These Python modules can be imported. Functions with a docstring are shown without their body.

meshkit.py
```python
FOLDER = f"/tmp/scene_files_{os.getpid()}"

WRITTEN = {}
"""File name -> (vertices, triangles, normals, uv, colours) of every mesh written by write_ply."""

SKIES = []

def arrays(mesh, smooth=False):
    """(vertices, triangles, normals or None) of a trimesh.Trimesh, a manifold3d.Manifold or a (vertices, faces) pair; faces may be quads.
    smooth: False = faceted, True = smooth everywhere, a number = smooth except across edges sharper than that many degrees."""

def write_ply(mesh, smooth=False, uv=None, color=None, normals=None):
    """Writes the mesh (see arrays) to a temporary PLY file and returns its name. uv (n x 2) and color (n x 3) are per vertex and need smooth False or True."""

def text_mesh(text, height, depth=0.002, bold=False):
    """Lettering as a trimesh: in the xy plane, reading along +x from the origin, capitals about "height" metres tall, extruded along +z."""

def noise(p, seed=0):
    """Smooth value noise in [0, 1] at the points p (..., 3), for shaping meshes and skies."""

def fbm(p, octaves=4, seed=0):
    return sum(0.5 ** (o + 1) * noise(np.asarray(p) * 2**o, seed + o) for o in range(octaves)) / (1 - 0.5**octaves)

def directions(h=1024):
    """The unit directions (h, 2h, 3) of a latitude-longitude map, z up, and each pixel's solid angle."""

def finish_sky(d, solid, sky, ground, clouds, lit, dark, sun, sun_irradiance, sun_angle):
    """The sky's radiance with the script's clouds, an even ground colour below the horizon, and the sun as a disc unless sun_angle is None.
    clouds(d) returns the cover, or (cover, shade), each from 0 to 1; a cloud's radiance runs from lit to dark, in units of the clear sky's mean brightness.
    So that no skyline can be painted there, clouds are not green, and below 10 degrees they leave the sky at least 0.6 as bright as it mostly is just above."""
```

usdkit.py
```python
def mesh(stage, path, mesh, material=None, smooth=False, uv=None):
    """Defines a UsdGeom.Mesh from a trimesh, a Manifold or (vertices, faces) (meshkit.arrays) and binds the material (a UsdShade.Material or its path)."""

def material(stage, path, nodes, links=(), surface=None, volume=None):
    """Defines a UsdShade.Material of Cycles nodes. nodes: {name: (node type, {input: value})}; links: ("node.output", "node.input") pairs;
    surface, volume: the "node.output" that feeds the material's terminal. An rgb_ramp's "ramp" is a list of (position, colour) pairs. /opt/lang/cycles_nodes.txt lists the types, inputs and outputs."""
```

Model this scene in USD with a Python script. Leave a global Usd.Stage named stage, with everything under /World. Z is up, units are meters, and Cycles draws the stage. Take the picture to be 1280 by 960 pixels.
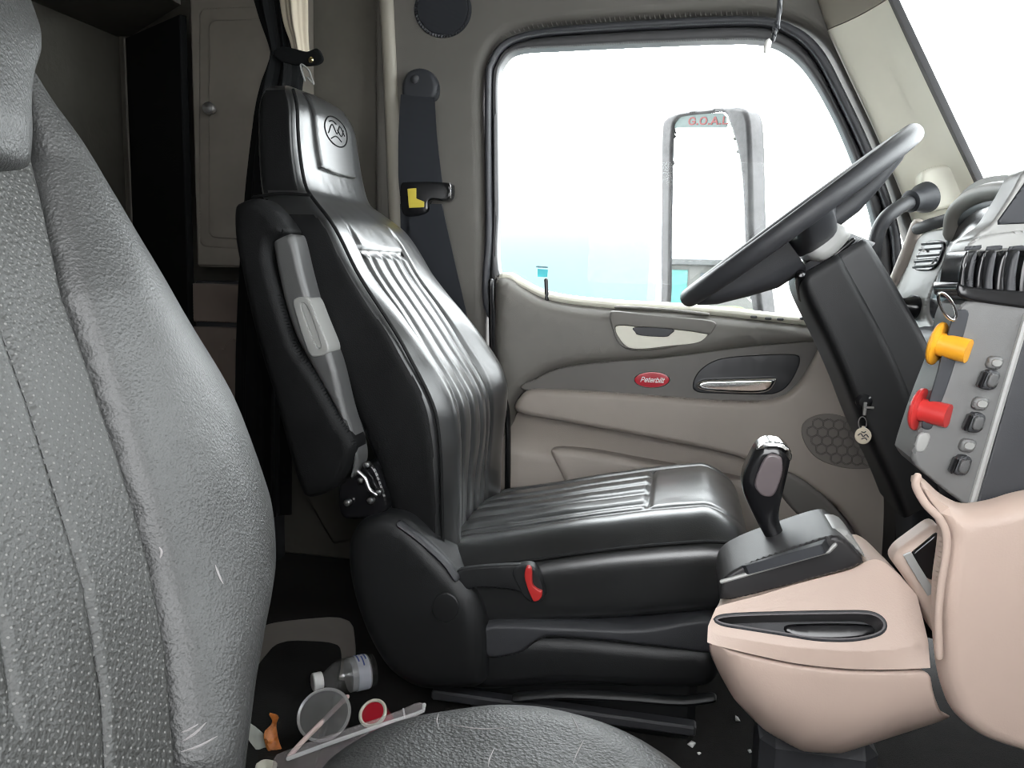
import math, numpy as np, trimesh, shapely, usdkit, meshkit
from shapely.geometry import Polygon, LineString, Point
from scipy.spatial import Delaunay
from scipy.interpolate import CubicSpline, PchipInterpolator
from pxr import Usd, UsdGeom, UsdLux, UsdShade, Gf, Sdf

stage = Usd.Stage.CreateInMemory()
UsdGeom.SetStageUpAxis(stage, 'Z'); UsdGeom.SetStageMetersPerUnit(stage, 1.0)
UsdGeom.Xform.Define(stage, '/World')
RNG = np.random.default_rng(7)

# ------------------------------------------------------------------ camera, sky, exposure
F_PX = 1000.0
YAW, PITCH, ROLL = np.radians([12, 8, 1.5]); EYE = np.array([0, 0, .86])
FW = np.array([-np.sin(YAW)*np.cos(PITCH), np.cos(YAW)*np.cos(PITCH), -np.sin(PITCH)])
_R0 = np.array([np.cos(YAW), np.sin(YAW), 0]); _U0 = np.cross(_R0, FW)
RT = _R0*np.cos(ROLL) + _U0*np.sin(ROLL); UP = _U0*np.cos(ROLL) - _R0*np.sin(ROLL)
cam = UsdGeom.Camera.Define(stage, '/World/camera')
cam.CreateHorizontalApertureAttr(36.0); cam.CreateVerticalApertureAttr(27.0)
cam.CreateFocalLengthAttr(36.0*F_PX/1280)
cam.CreateClippingRangeAttr((0.02, 2000.0))
cam.CreateExposureAttr(1.85)
_m = Gf.Matrix4d(*[float(a) for a in (*RT, 0, *UP, 0, *(-FW), 0, *EYE, 1)])
cam.AddTransformOp().Set(_m)
dome = UsdLux.DomeLight.Define(stage, '/World/overcast_sky')
dome.CreateIntensityAttr(1.0); dome.CreateColorAttr(Gf.Vec3f(.97, .985, 1.0))

# ------------------------------------------------------------------ sight-line helpers (a photo pixel on a plane of the cab)
def ray(px, py): return FW + RT*(px-640)/F_PX + UP*(480-py)/F_PX
def P(px, py, x=None, y=None, z=None):
    d = ray(px, py)
    i, v = [(i, v) for i, v in enumerate((x, y, z)) if v is not None][0]
    return EYE + d*((v-EYE[i])/d[i])
class Pl:
    """A plane: origin, normal n towards the viewer, e1 and e2 along it."""
    def __init__(s, o, n, up=(0, 0, 1)):
        s.o = np.array(o, float); s.n = np.array(n, float)/np.linalg.norm(n)
        s.e1 = np.cross(up, s.n); s.e1 /= np.linalg.norm(s.e1); s.e2 = np.cross(s.n, s.e1)
    def px(s, pts):
        out = []
        for a, b in pts:
            d = ray(a, b); q = EYE + d*(np.dot(s.o-EYE, s.n)/np.dot(d, s.n)) - s.o
            out.append((q@s.e1, q@s.e2))
        return np.array(out)
    def at(s, uv, w=0):
        uv = np.asarray(uv, float); w = np.broadcast_to(w, uv.shape[:-1])
        return s.o + uv[..., :1]*s.e1 + uv[..., 1:2]*s.e2 + w[..., None]*s.n
    def p3(s, pts, w=0): return s.at(s.px(pts), w)
def PY(y): return Pl((0, y, 0), (0, -1, 0))
def through(a, b, c, face=None):
    """The plane through three points, facing the camera."""
    a, b, c = map(np.array, (a, b, c)); n = np.cross(b-a, c-a); n = n/np.linalg.norm(n)
    if n@(EYE-a) < 0: n = -n
    return Pl(a, n)

# ------------------------------------------------------------------ mesh helpers
def cr(pts, closed=True, k=10):
    """Catmull-Rom curve through the points."""
    p = np.asarray(pts, float); n = len(p)
    q = np.vstack([p[-1], p, p[0], p[1]]) if closed else np.vstack([2*p[0]-p[1], p, 2*p[-1]-p[-2]])
    out = []
    for i in range(1, n+1 if closed else n):
        a, b, c, d = q[i-1], q[i], q[i+1], q[i+2]
        for t in np.linspace(0, 1, k, endpoint=False):
            out.append(.5*(2*b+(c-a)*t+(2*a-5*b+4*c-d)*t*t+(3*b-a-3*c+d)*t**3))
    if not closed: out.append(p[-1])
    return np.array(out)
def ch(pts, closed=True, it=3):
    """Chaikin corner cutting."""
    p = np.asarray(pts, float)
    for _ in range(it):
        if closed: a, b = p, np.roll(p, -1, 0)
        else: a, b = p[:-1], p[1:]
        q = np.stack([.8*a+.2*b, .2*a+.8*b], 1).reshape(-1, p.shape[1])
        p = q if closed else np.vstack([p[:1], q, p[-1:]])
    return p
def resample(ring, ds):
    ls = LineString(np.vstack([ring, ring[:1]])); n = max(8, int(ls.length/ds))
    return np.array([ls.interpolate(i/n, normalized=True).coords[0] for i in range(n)])
def rings_of(poly): return [poly.exterior]+list(poly.interiors)
def polys(g): return [g] if g.geom_type == 'Polygon' else [x for x in getattr(g, 'geoms', []) if x.geom_type == 'Polygon']
def panel(pl, outline, thick=.01, R=.004, H=None, hfn=None, res=.04, ds=.008, holes=(), back=None, mp=None):
    """A slab with the outline in the plane; front edge rounded over R (drop H), front raised by hfn(u, v)."""
    H = R if H is None else H
    poly = outline if isinstance(outline, Polygon) else Polygon(outline, holes)
    if not poly.is_valid: poly = max(polys(poly.buffer(0)), key=lambda g: g.area)
    poly = shapely.geometry.polygon.orient(poly)
    mp = mp or pl.at
    edge = [resample(np.array(r.coords)[:-1], ds) for r in rings_of(poly)]
    pts, w, idx, n = [], [], [], 0
    for e in edge:
        idx.append(np.arange(n, n+len(e))); n += len(e); pts.append(e); w.append(np.full(len(e), -H))
    ep = Polygon(edge[0], edge[1:])
    segs = 4 if R > .006 else 2
    for k in range(1, segs+1):
        f = k/segs; r = R*(1-math.cos(f*math.pi/2))
        if r <= 1e-6: continue
        for g in polys(ep.buffer(-r)):
            for rg in rings_of(g):
                if rg.length < 8*max(ds, .0015) or g.area < 1e-7: continue
                q = resample(np.array(rg.coords)[:-1], max(ds, .0015))
                pts.append(q); w.append(np.full(len(q), -H*(1-math.sin(f*math.pi/2))))
    b = ep.bounds
    inner = ep.buffer(-R-res*.4)
    if not inner.is_empty:
        gx, gy = np.meshgrid(np.arange(b[0], b[2], res), np.arange(b[1], b[3], res))
        gx = gx+(np.arange(len(gx)) % 2)[:, None]*res*.5
        g = np.stack([gx.ravel(), gy.ravel()], 1)
        g = g[shapely.contains_xy(inner, g[:, 0], g[:, 1])]
        pts.append(g); w.append(np.zeros(len(g)))
    pts = np.vstack(pts); w = np.concatenate(w)
    if hfn is not None: w = w+hfn(pts[:, 0], pts[:, 1])
    tri = Delaunay(pts).simplices
    c = pts[tri].mean(1)
    tri = tri[shapely.contains_xy(ep, c[:, 0], c[:, 1])]
    a = pts[tri]; area = (a[:, 1, 0]-a[:, 0, 0])*(a[:, 2, 1]-a[:, 0, 1])-(a[:, 1, 1]-a[:, 0, 1])*(a[:, 2, 0]-a[:, 0, 0])
    tri = tri[np.abs(area) > 1e-12]; area = area[np.abs(area) > 1e-12]
    tri[area < 0] = tri[area < 0][:, ::-1]
    N = len(pts)
    front = mp(pts, w)
    ebase = np.vstack(edge)
    wb = -thick if back is None else back(ebase[:, 0], ebase[:, 1])
    bk = mp(ebase, np.broadcast_to(wb, len(ebase)))
    faces = [tri]
    for i in idx:
        j = np.roll(i, -1)
        faces += [np.stack([i, i+N, j+N], 1), np.stack([i, j+N, j], 1)]
    bt = Delaunay(ebase).simplices
    c = ebase[bt].mean(1); bt = bt[shapely.contains_xy(ep, c[:, 0], c[:, 1])]
    a = ebase[bt]; area = (a[:, 1, 0]-a[:, 0, 0])*(a[:, 2, 1]-a[:, 0, 1])-(a[:, 1, 1]-a[:, 0, 1])*(a[:, 2, 0]-a[:, 0, 0])
    bt[area > 0] = bt[area > 0][:, ::-1]
    faces.append(bt+N)
    return trimesh.Trimesh(np.vstack([front, bk]), np.vstack(faces), process=False)
def frames(path, up=None, closed=False):
    p = np.asarray(path, float)
    t = (np.roll(p, -1, 0)-np.roll(p, 1, 0)) if closed else np.gradient(p, axis=0)
    t /= np.linalg.norm(t, axis=1, keepdims=True)
    n = np.zeros_like(p)
    r = np.array(up if up is not None else ([0, 0, 1] if abs(t[0, 2]) < .9 else [1, 0, 0]), float)
    for i in range(len(p)):
        if up is not None: r = np.array(up, float)
        r = r-t[i]*(r@t[i]); r /= np.linalg.norm(r); n[i] = r
    return t, n, np.cross(t, n)
def loft(rings, cap=True, closed_path=False):
    r = np.asarray(rings, float); n, m = r.shape[:2]
    v = r.reshape(-1, 3); f = []
    for i in range(n if closed_path else n-1):
        a = np.arange(m)+i*m; b = np.arange(m)+((i+1) % n)*m
        f += [np.stack([a, np.roll(a, -1), np.roll(b, -1)], 1), np.stack([a, np.roll(b, -1), b], 1)]
    if cap and not closed_path:
        for i, s in ((0, -1), (n-1, 1)):
            a = np.arange(m)+i*m; c = len(v); v = np.vstack([v, r[i].mean(0)])
            k = np.stack([a, np.roll(a, -1), np.full(m, c)], 1); f.append(k if s > 0 else k[:, ::-1])
    me = trimesh.Trimesh(v, np.vstack(f), process=False)
    if me.volume < 0: me.invert()
    return me
def tube(path, r, n=12, closed=False, flat=1.0, up=None, round_ends=True):
    """Swept round (or flat: second radius r*flat along up) section."""
    p = np.asarray(path, float); r = np.broadcast_to(np.asarray(r, float), len(p)).copy()
    if not closed and round_ends:
        d0 = (p[0]-p[1])/np.linalg.norm(p[0]-p[1]); d1 = (p[-1]-p[-2])/np.linalg.norm(p[-1]-p[-2])
        e = r[0]*min(1, flat); g = r[-1]*min(1, flat)
        p = np.vstack([p[0]+d0*e*.95, p[0]+d0*e*.7, p, p[-1]+d1*g*.7, p[-1]+d1*g*.95])
        r = np.concatenate([[r[0]*.3, r[0]*.75], r, [r[-1]*.75, r[-1]*.3]])
    t, a, b = frames(p, up, closed)
    th = np.linspace(0, 2*np.pi, n, endpoint=False)
    rings = p[:, None]+r[:, None, None]*(flat*np.cos(th)[None, :, None]*a[:, None]+np.sin(th)[None, :, None]*b[:, None])
    return loft(rings, True, closed)
def strap(path, width, thick, across):
    """A flat band: section width along 'across' (one vector or one per point)."""
    p = np.asarray(path, float); t = np.gradient(p, axis=0); t /= np.linalg.norm(t, axis=1, keepdims=True)
    ac = np.broadcast_to(np.asarray(across, float), p.shape); ac = ac-t*(ac*t).sum(1, keepdims=True); ac = ac/np.linalg.norm(ac, axis=1, keepdims=True)
    nn = np.cross(t, ac); w = np.broadcast_to(width, len(p))[:, None]/2; h = thick/2
    c = [(-1, -.6), (-.96, -1), (.96, -1), (1, -.6), (1, .6), (.96, 1), (-.96, 1), (-1, .6)]
    return loft(np.stack([p+ac*w*i+nn*h*j for i, j in c], 1))
def lathe(prof, o, axis, n=32, hollow=False):
    """prof: (radius, height) pairs about the axis from o; hollow: the profile closes on itself."""
    if hollow: prof = list(prof)+[prof[0]]
    ax = np.array(axis, float); ax /= np.linalg.norm(ax)
    e = np.cross(ax, [0, 0, 1] if abs(ax[2]) < .9 else [1, 0, 0]); e /= np.linalg.norm(e); g = np.cross(ax, e)
    th = np.linspace(0, 2*np.pi, n, endpoint=False)
    return loft([np.array(o)+ax*h+r*(np.cos(th)[:, None]*e+np.sin(th)[:, None]*g) for r, h in prof], cap=not hollow)
def cbox(c, size, r=.004, axes=None):
    """A box with chamfered edges; axes: rows are its own x, y, z directions."""
    s = np.array(size, float)/2; r = min(r, *(s*.9)); pts = []
    for sx in (-1, 1):
        for sy in (-1, 1):
            for sz in (-1, 1):
                for k in range(3):
                    q = s-r; q[k] = s[k]; pts.append(q*[sx, sy, sz])
    h = trimesh.Trimesh(pts).convex_hull
    if axes is not None: h.vertices = h.vertices@np.array(axes, float)
    h.apply_translation(c); return h
def cat(*ms): return trimesh.util.concatenate([m for m in ms])
def sheet(rows, thick=.01, k=6, side=1):
    """A smooth surface through a grid of points, given thickness along its normal."""
    g = np.asarray(rows, float); n, m = g.shape[:2]
    g = PchipInterpolator(np.arange(n), g, axis=0)(np.linspace(0, n-1, (n-1)*k+1))
    g = PchipInterpolator(np.arange(m), g, axis=1)(np.linspace(0, m-1, (m-1)*k+1))
    du, dv = np.gradient(g, axis=1), np.gradient(g, axis=0)
    nn = np.cross(du, dv); nn /= np.maximum(np.linalg.norm(nn, axis=2, keepdims=True), 1e-9)
    if (nn*(EYE-g)).sum() < 0: nn = -nn
    b = g-nn*thick*side
    N, M = g.shape[:2]; q = np.arange(N*M).reshape(N, M)
    f = []
    def quad(a, b_, c, d): f.append(np.stack([a, b_, c], -1).reshape(-1, 3)); f.append(np.stack([a, c, d], -1).reshape(-1, 3))
    quad(q[:-1, :-1], q[:-1, 1:], q[1:, 1:], q[1:, :-1])
    o = N*M; quad(q[:-1, :-1]+o, q[1:, :-1]+o, q[1:, 1:]+o, q[:-1, 1:]+o)
    quad(q[0, 1:], q[0, :-1], q[0, :-1]+o, q[0, 1:]+o); quad(q[-1, :-1], q[-1, 1:], q[-1, 1:]+o, q[-1, :-1]+o)
    quad(q[:-1, 0], q[1:, 0], q[1:, 0]+o, q[:-1, 0]+o); quad(q[1:, -1], q[:-1, -1], q[:-1, -1]+o, q[1:, -1]+o)
    me = trimesh.Trimesh(np.vstack([g.reshape(-1, 3), b.reshape(-1, 3)]), np.vstack(f), process=False)
    if me.volume < 0: me.invert()
    return me
def letters(text, height, pl, uv, w=0, depth=.001, slant=0., stretch=1., bold=True):
    m = meshkit.text_mesh(text, height, depth, bold); v = np.array(m.vertices)
    v[:, 0] = (v[:, 0]-v[:, 0].mean())*stretch+slant*v[:, 1]; v[:, 1] -= height/2
    return trimesh.Trimesh(pl.at(v[:, :2]+np.array(uv), v[:, 2]+w), m.faces, process=False)
def grp(*a): return np.array(a, float)

# ------------------------------------------------------------------ objects
_used = {}
def numbered(parent, name):
    k = (str(parent), name); n = _used.get(k, 0); _used[k] = n+1
    return f'{parent}/{name}' + (f'_{n:03d}' if n else '')
def keys(prim, **kw):
    for k, v in kw.items():
        if v: prim.SetCustomDataByKey(k, v)
def put(path, me, m, base, smooth, uv=None):
    if base is not None:
        me = trimesh.Trimesh(np.array(me.vertices)-base, me.faces, process=False)
    return usdkit.mesh(stage, path, me, m, smooth=True if uv is not None else smooth, uv=uv).GetPrim()
class Thing:
    def __init__(s, name, label, category, group=None, kind=None, base=None):
        s.path = numbered('/World', name); x = UsdGeom.Xform.Define(stage, s.path); s.x = x; s.parts = []
        keys(x.GetPrim(), label=label, category=category, group=group, kind=kind); s.base = base
    def add(s, name, me, m, label=None, parent=None, smooth=35, uv=None, kind=None):
        p = numbered(parent or s.path, name); s.parts.append((p, me, m, label, smooth, uv, kind)); return p
    def done(s):
        v = np.vstack([np.array(a[1].vertices) for a in s.parts]); lo, hi = v.min(0), v.max(0)
        base = np.array([(lo[0]+hi[0])/2, (lo[1]+hi[1])/2, lo[2]]) if s.base is None else np.array(s.base, float)
        s.x.AddTranslateOp().Set(Gf.Vec3d(*map(float, base)))
        for p, me, m, label, smooth, uv, kind in s.parts: keys(put(p, me, m, base, smooth, uv), label=label, kind=kind)
        return s
def one(name, me, m, label, category, kind=None, group=None, smooth=35):
    p = put(numbered('/World', name), me, m, None, smooth); keys(p, label=label, category=category, kind=kind, group=group); return p

# ------------------------------------------------------------------ materials
UsdGeom.Scope.Define(stage, '/World/Looks')
MAT = {}
def mat(name, color, rough=.5, metallic=0., spec=.5, bump=None, vary=.0, vscale=3., coat=0., coat_rough=.03, sheen=0., trans=0., ior=1.5, alpha=1., emit=None):
    """bump: (kind, scale, distance, detail); vary: strength of soft colour variation (dust, wear)."""
    nodes = {'p': ('principled_bsdf', dict(base_color=color, roughness=rough, metallic=metallic, specular_ior_level=spec, coat_weight=coat, coat_roughness=coat_rough, sheen_weight=sheen, transmission_weight=trans, ior=ior, alpha=alpha))}
    nodes['g'] = ('geometry', {}); links = []
    if bump:
        kind, sc, dist = bump[:3]
        if kind == 'noise': nodes['t'] = ('noise_texture', dict(scale=sc, detail=4., roughness=.6)); out = 't.fac'
        elif kind == 'leather': nodes['t'] = ('voronoi_texture', dict(scale=sc, feature='smooth_f1', smoothness=.6, detail=1.)); out = 't.distance'
        elif kind == 'weave': nodes['t'] = ('wave_texture', dict(scale=sc, distortion=1., bands_direction='z')); out = 't.fac'
        links.append(('g.position', 't.vector'))
        nodes['b'] = ('bump', dict(distance=dist, strength=1.)); links += [(out, 'b.height'), ('b.normal', 'p.normal')]
    if vary:
        nodes['v'] = ('noise_texture', dict(scale=vscale, detail=5., roughness=.65)); links.append(('g.position', 'v.vector'))
        nodes['r'] = ('rgb_ramp', dict(ramp=[(.3, tuple(c*(1-vary) for c in color)), (.7, tuple(min(1, c*(1+vary)) for c in color))]))
        links += [('v.fac', 'r.fac'), ('r.color', 'p.base_color')]
    MAT[name] = usdkit.material(stage, '/World/Looks/'+name, nodes, links, surface='p.BSDF'); return MAT[name]
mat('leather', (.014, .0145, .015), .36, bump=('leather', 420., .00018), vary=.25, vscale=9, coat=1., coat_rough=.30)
mat('leather_shaded', (.007, .0072, .0075), .58, spec=.14, bump=('leather', 420., .0002), vary=.3, vscale=9)  # darker, duller copy of the leather; shade on the backrest side put into colour
mat('leather_worn', (.028, .0285, .028), .46, bump=('leather', 320., .00045), vary=.35, vscale=6)
mat('thread', (.05, .05, .05), .6)
mat('black_plastic', (.010, .0105, .0115), .48, bump=('noise', 700., .0003), vary=.2)
mat('gloss_black', (.008, .008, .009), .16)
mat('charcoal', (.035, .036, .040), .5, bump=('noise', 600., .0003), vary=.1)
mat('slate', (.022, .024, .029), .55, bump=('noise', 600., .0002))
mat('dash_grey', (.13, .13, .128), .45, bump=('noise', 800., .0002), vary=.05)
mat('core_grey', (.075, .075, .075), .4, bump=('noise', 700., .0002))
mat('tray_grey', (.085, .078, .082), .5, bump=('noise', 700., .0002))
mat('satin_inset', (.12, .10, .105), .22)
mat('ridge', (.28, .26, .22), .5, bump=('noise', 500., .0003), vary=.05)
mat('column_black', (.006, .0062, .0068), .5, spec=.35, bump=('noise', 700., .0002))
mat('column_grey', (.018, .0185, .02), .5, bump=('noise', 700., .0002))
mat('handle_black', (.008, .009, .012), .42)
mat('housing_dark', (.022, .021, .022), .45, bump=('noise', 700., .0002))
mat('silver_grey', (.30, .30, .29), .36, vary=.04)
mat('taupe_dark', (.165, .156, .14), .55, bump=('noise', 500., .0004), vary=.06)
mat('taupe', (.33, .29, .257), .55, bump=('noise', 500., .0004), vary=.06)
mat('taupe_mid', (.13, .122, .112), .55, bump=('noise', 500., .0004), vary=.06)
mat('beige', (.50, .385, .325), .48, bump=('noise', 400., .00025), vary=.05)
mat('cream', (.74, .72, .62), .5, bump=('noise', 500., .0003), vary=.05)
mat('pillar_grey', (.115, .108, .097), .65, bump=('noise', 500., .0005), vary=.08)
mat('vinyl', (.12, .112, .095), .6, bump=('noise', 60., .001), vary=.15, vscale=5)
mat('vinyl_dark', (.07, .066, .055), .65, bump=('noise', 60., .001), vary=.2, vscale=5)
mat('wood_taupe', (.20, .18, .155), .5, vary=.1, vscale=8)
mat('cloth_black', (.004, .0045, .005), .9, spec=.2, bump=('noise', 300., .001))
mat('cloth_beige', (.42, .37, .29), .85, bump=('noise', 500., .0006), vary=.1)
mat('webbing', (.022, .025, .032), .6, bump=('weave', 300., .0004))
mat('rubber', (.014, .014, .014), .7, bump=('noise', 250., .001), vary=.3, vscale=12)
mat('carpet', (.0065, .006, .0056), .95, bump=('noise', 420., .003), vary=.4, vscale=30)
mat('seal', (.035, .036, .042), .5)
mat('frame_dark', (.05, .049, .052), .5, vary=.08)
mat('chrome', (.80, .80, .80), .12, metallic=1.)
mat('brass', (.86, .68, .36), .2, metallic=1.)
mat('steel', (.55, .55, .55), .3, metallic=1.)
mat('red_plastic', (.46, .03, .028), .35)
mat('red_enamel', (.45, .015, .03), .25, coat=.6)
mat('yellow_plastic', (.70, .32, .02), .38)
mat('yellow_tag', (.62, .50, .06), .5)
mat('white_plastic', (.75, .74, .72), .4)
mat('pale_grey', (.26, .26, .25), .45)
mat('white_enamel', (.8, .8, .8), .4)

# ------------------------------------------------------------------ the place outside
mat('concrete', (.45, .45, .44), .8, vary=.12, vscale=.6)
g = trimesh.creation.box((400, 400, .2)); g.apply_translation((0, 0, -1.45))
one('ground', g, MAT['concrete'], 'pale concrete yard around the truck seen under the sky', 'ground', 'structure')
# blue tank trailer parked beside the truck, seen through the driver's window
mat('trailer_blue', (.048, .108, .118), .35, vary=.03, vscale=1.5)
TY, TR = 7.2, 1.25
def tank_ring(x, s=1.0):
    th = np.linspace(0, 2*np.pi, 64, endpoint=False)
    return np.stack([np.full(64, x), TY+s*TR*np.sign(np.cos(th))*np.abs(np.cos(th))**.85, .30+s*1.15*np.sign(np.sin(th))*np.abs(np.sin(th))**.9], 1)
tx1 = P(822, 300, y=TY-TR)[0]
t = Thing('blue_trailer', 'light blue trailer parked outside beyond the driver window', 'trailer')
t.add('tank', loft([tank_ring(-11, .9), tank_ring(-10.9, .98), tank_ring(-10.7), tank_ring(-6), tank_ring(tx1-.25), tank_ring(tx1-.06, .985), tank_ring(tx1, .93)]), MAT['trailer_blue'], smooth=40)
for k, cx in enumerate((-9.4, -8.2)):
    for yy in (TY-.95, TY+.95):
        t.add('wheel', lathe([(.2, -.14), (.44, -.14), (.5, -.1), (.5, .1), (.44, .14), (.2, .14)], (cx, yy, -.85), (0, 1, 0)), MAT['rubber'])
t.add('chassis', cat(cbox((-4.6, TY, -.87), (11.5, .5, .18), .02), cbox((-8.8, TY, -.8), (2.4, 1.7, .12), .02), cbox((tx1-1.5, TY, -1.1), (.12, 1.2, .5), .02)), MAT['charcoal'])
t.done()
# a low building, hedge and shed behind the truck: what the door mirror shows under the sky
mat('far_wall', (.075, .075, .07), .8, vary=.1, vscale=.3); mat('far_roof', (.04, .042, .042), .7); mat('hedge_green', (.05, .11, .02), .8, bump=('noise', 6., .1), vary=.4, vscale=3)
mat('teal_panel', (.03, .12, .11), .6); mat('pane_dark', (.04, .05, .06), .2)
t = Thing('far_building', 'long low grey building reflected at the foot of the door mirror', 'building')
t.add('wall', cbox((-46, 24, .05), (4, 46, 2.9), .05), MAT['far_wall']); t.add('roof', cbox((-46, 24, 1.65), (5, 47, .35), .05), MAT['far_roof'])
for k in range(7): t.add('window', cbox((-43.97, 4+k*6.5, .5), (.1, 2.6, 1.1), .02), MAT['pane_dark'])
t.add('gate', cbox((-43.95, 8, -.1), (.14, 4, 2.6), .02), MAT['teal_panel']); t.done()
hp = trimesh.creation.icosphere(4, 1.); hv = hp.vertices*[1.3, 2.2, .55]; hv = hv*(1+.25*(meshkit.fbm(hv*1.3, 4)[:, None]-.5)); hp.vertices = hv+np.array([-33, 3.2, -.9])
one('hedge', hp, MAT['hedge_green'], 'low green hedge reflected in the door mirror', 'hedge')

# ------------------------------------------------------------------ the cab shell
FLOOR_Z = 0.0
g = trimesh.creation.box((3.6, 2.3, .05)); g.apply_translation((-.05, 1.02, -.025))
one('floor', g, MAT['carpet'], 'black rubber cab floor with crumbs between the seats', 'floor', 'structure')
g = cbox((-.25, 1.02, 1.93), (3.0, 2.4, .06), .02)
one('ceiling', g, MAT['vinyl'], 'padded roof lining above the seats', 'ceiling', 'structure')
g = cbox((-1.67, 1.02, .95), (.06, 2.34, 1.92), .01)
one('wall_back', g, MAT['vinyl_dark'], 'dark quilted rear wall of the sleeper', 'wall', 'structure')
YB = 2.05
pb = PY(YB)
open_px = [(606, 640), (606, 350), (604, 200), (602, 120), (608, 75), (625, 48), (660, 34), (720, 27), (840, 19), (950, 16), (1000, 28), (1035, 55), (1065, 110), (1100, 185), (1130, 270), (1150, 330), (1160, 420), (1160, 780), (606, 810)]
hole = cr(pb.px(open_px[1:17]), False, 8); hole = np.vstack([hole, pb.px(open_px[17:]), pb.px(open_px[:1])])
out = np.vstack([[(-.83, 1.9), (-.83, -.0)], [(.62, -.0)], pb.px([(1215, 300), (1195, 240), (1165, 170), (1130, 90), (1085, 10), (1060, -60)]), [(.40, 1.9)]])
g = panel(pb, out, .09, R=.03, H=.03, holes=[hole], res=.05, ds=.012)
one('wall_left', g, MAT['pillar_grey'], 'dark grey trim panel around the driver door with the seat belt on its pillar', 'wall', 'structure')
g = cbox((-1.24, 2.155, .95), (.84, .05, 1.9), .005)
one('wall_side', g, MAT['vinyl'], 'taupe sleeper side wall behind the driver seat', 'wall', 'structure')
# ridge strip between pillar panel and sleeper wall
g = tube(pb.p3([(480, -60), (486, 60), (491, 160), (494, 250), (497, 330), (503, 480), (508, 700)], .0), .019, n=16, flat=.8, up=(0, 1, 0))
one('trim_1', g, MAT['ridge'], 'upright pale ridge strip left of the seat belt', 'trim', 'structure')
pw = PY(2.12)
g = panel(pw, cr(pw.px([(380, -80), (478, -80), (488, 200), (500, 620), (380, 620)]), True, 3), .02, R=.012)
one('trim_2', g, MAT['vinyl'], 'taupe sleeper side panel beside the curtain', 'trim', 'structure')
g = cbox((1.07, 1.02, .455), (.06, 2.3, .93), .01)
mat('firewall_black', (.012, .012, .012), .8, bump=('noise', 200., .001))
one('wall_front', g, MAT['firewall_black'], 'dark bulkhead under the dashboard', 'wall', 'structure')
# unseen passenger side; opening narrowed to a window to cut light on the console
g = cat(cbox((-1.09, -.09, .95), (1.14, .06, 1.9), .01), cbox((.3, -.09, 1.68), (1.8, .06, .48), .01), cbox((.45, -.09, .35), (2.0, .06, .72), .02), cbox((.98, -.09, .95), (.9, .06, .9), .01))
one('wall_right', g, MAT['taupe_dark'], 'unseen passenger side door trim and pillar with the opening narrowed to a window to limit light', 'wall', 'structure')
# windscreen glass and its dark edge, raked A pillar
def schlick(nodes, links, f0, target):
    """Reflection that grows towards grazing view, the same from both sides of a pane."""
    nodes.update({'lw': ('layer_weight', dict(blend=.5)), 'pw': ('math', dict(math_type='power', value2=5.)), 'ml': ('math', dict(math_type='multiply_add', value2=1-f0, value3=f0))})
    links += [('lw.facing', 'pw.value1'), ('pw.value', 'ml.value1'), ('ml.value', target)]
def glass_mat(name, tint=(1, 1, 1), refl=(1, 1, 1), f0=.004):
    nodes = {'t': ('transparent_bsdf', dict(color=tint)), 'g': ('glossy_bsdf', dict(color=refl, roughness=.0)), 'm': ('mix_closure', {})}
    links = [('t.BSDF', 'm.closure1'), ('g.BSDF', 'm.closure2')]
    schlick(nodes, links, f0, 'm.fac')
    MAT[name] = usdkit.material(stage, '/World/Looks/'+name, nodes, links, surface='m.closure')
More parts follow.
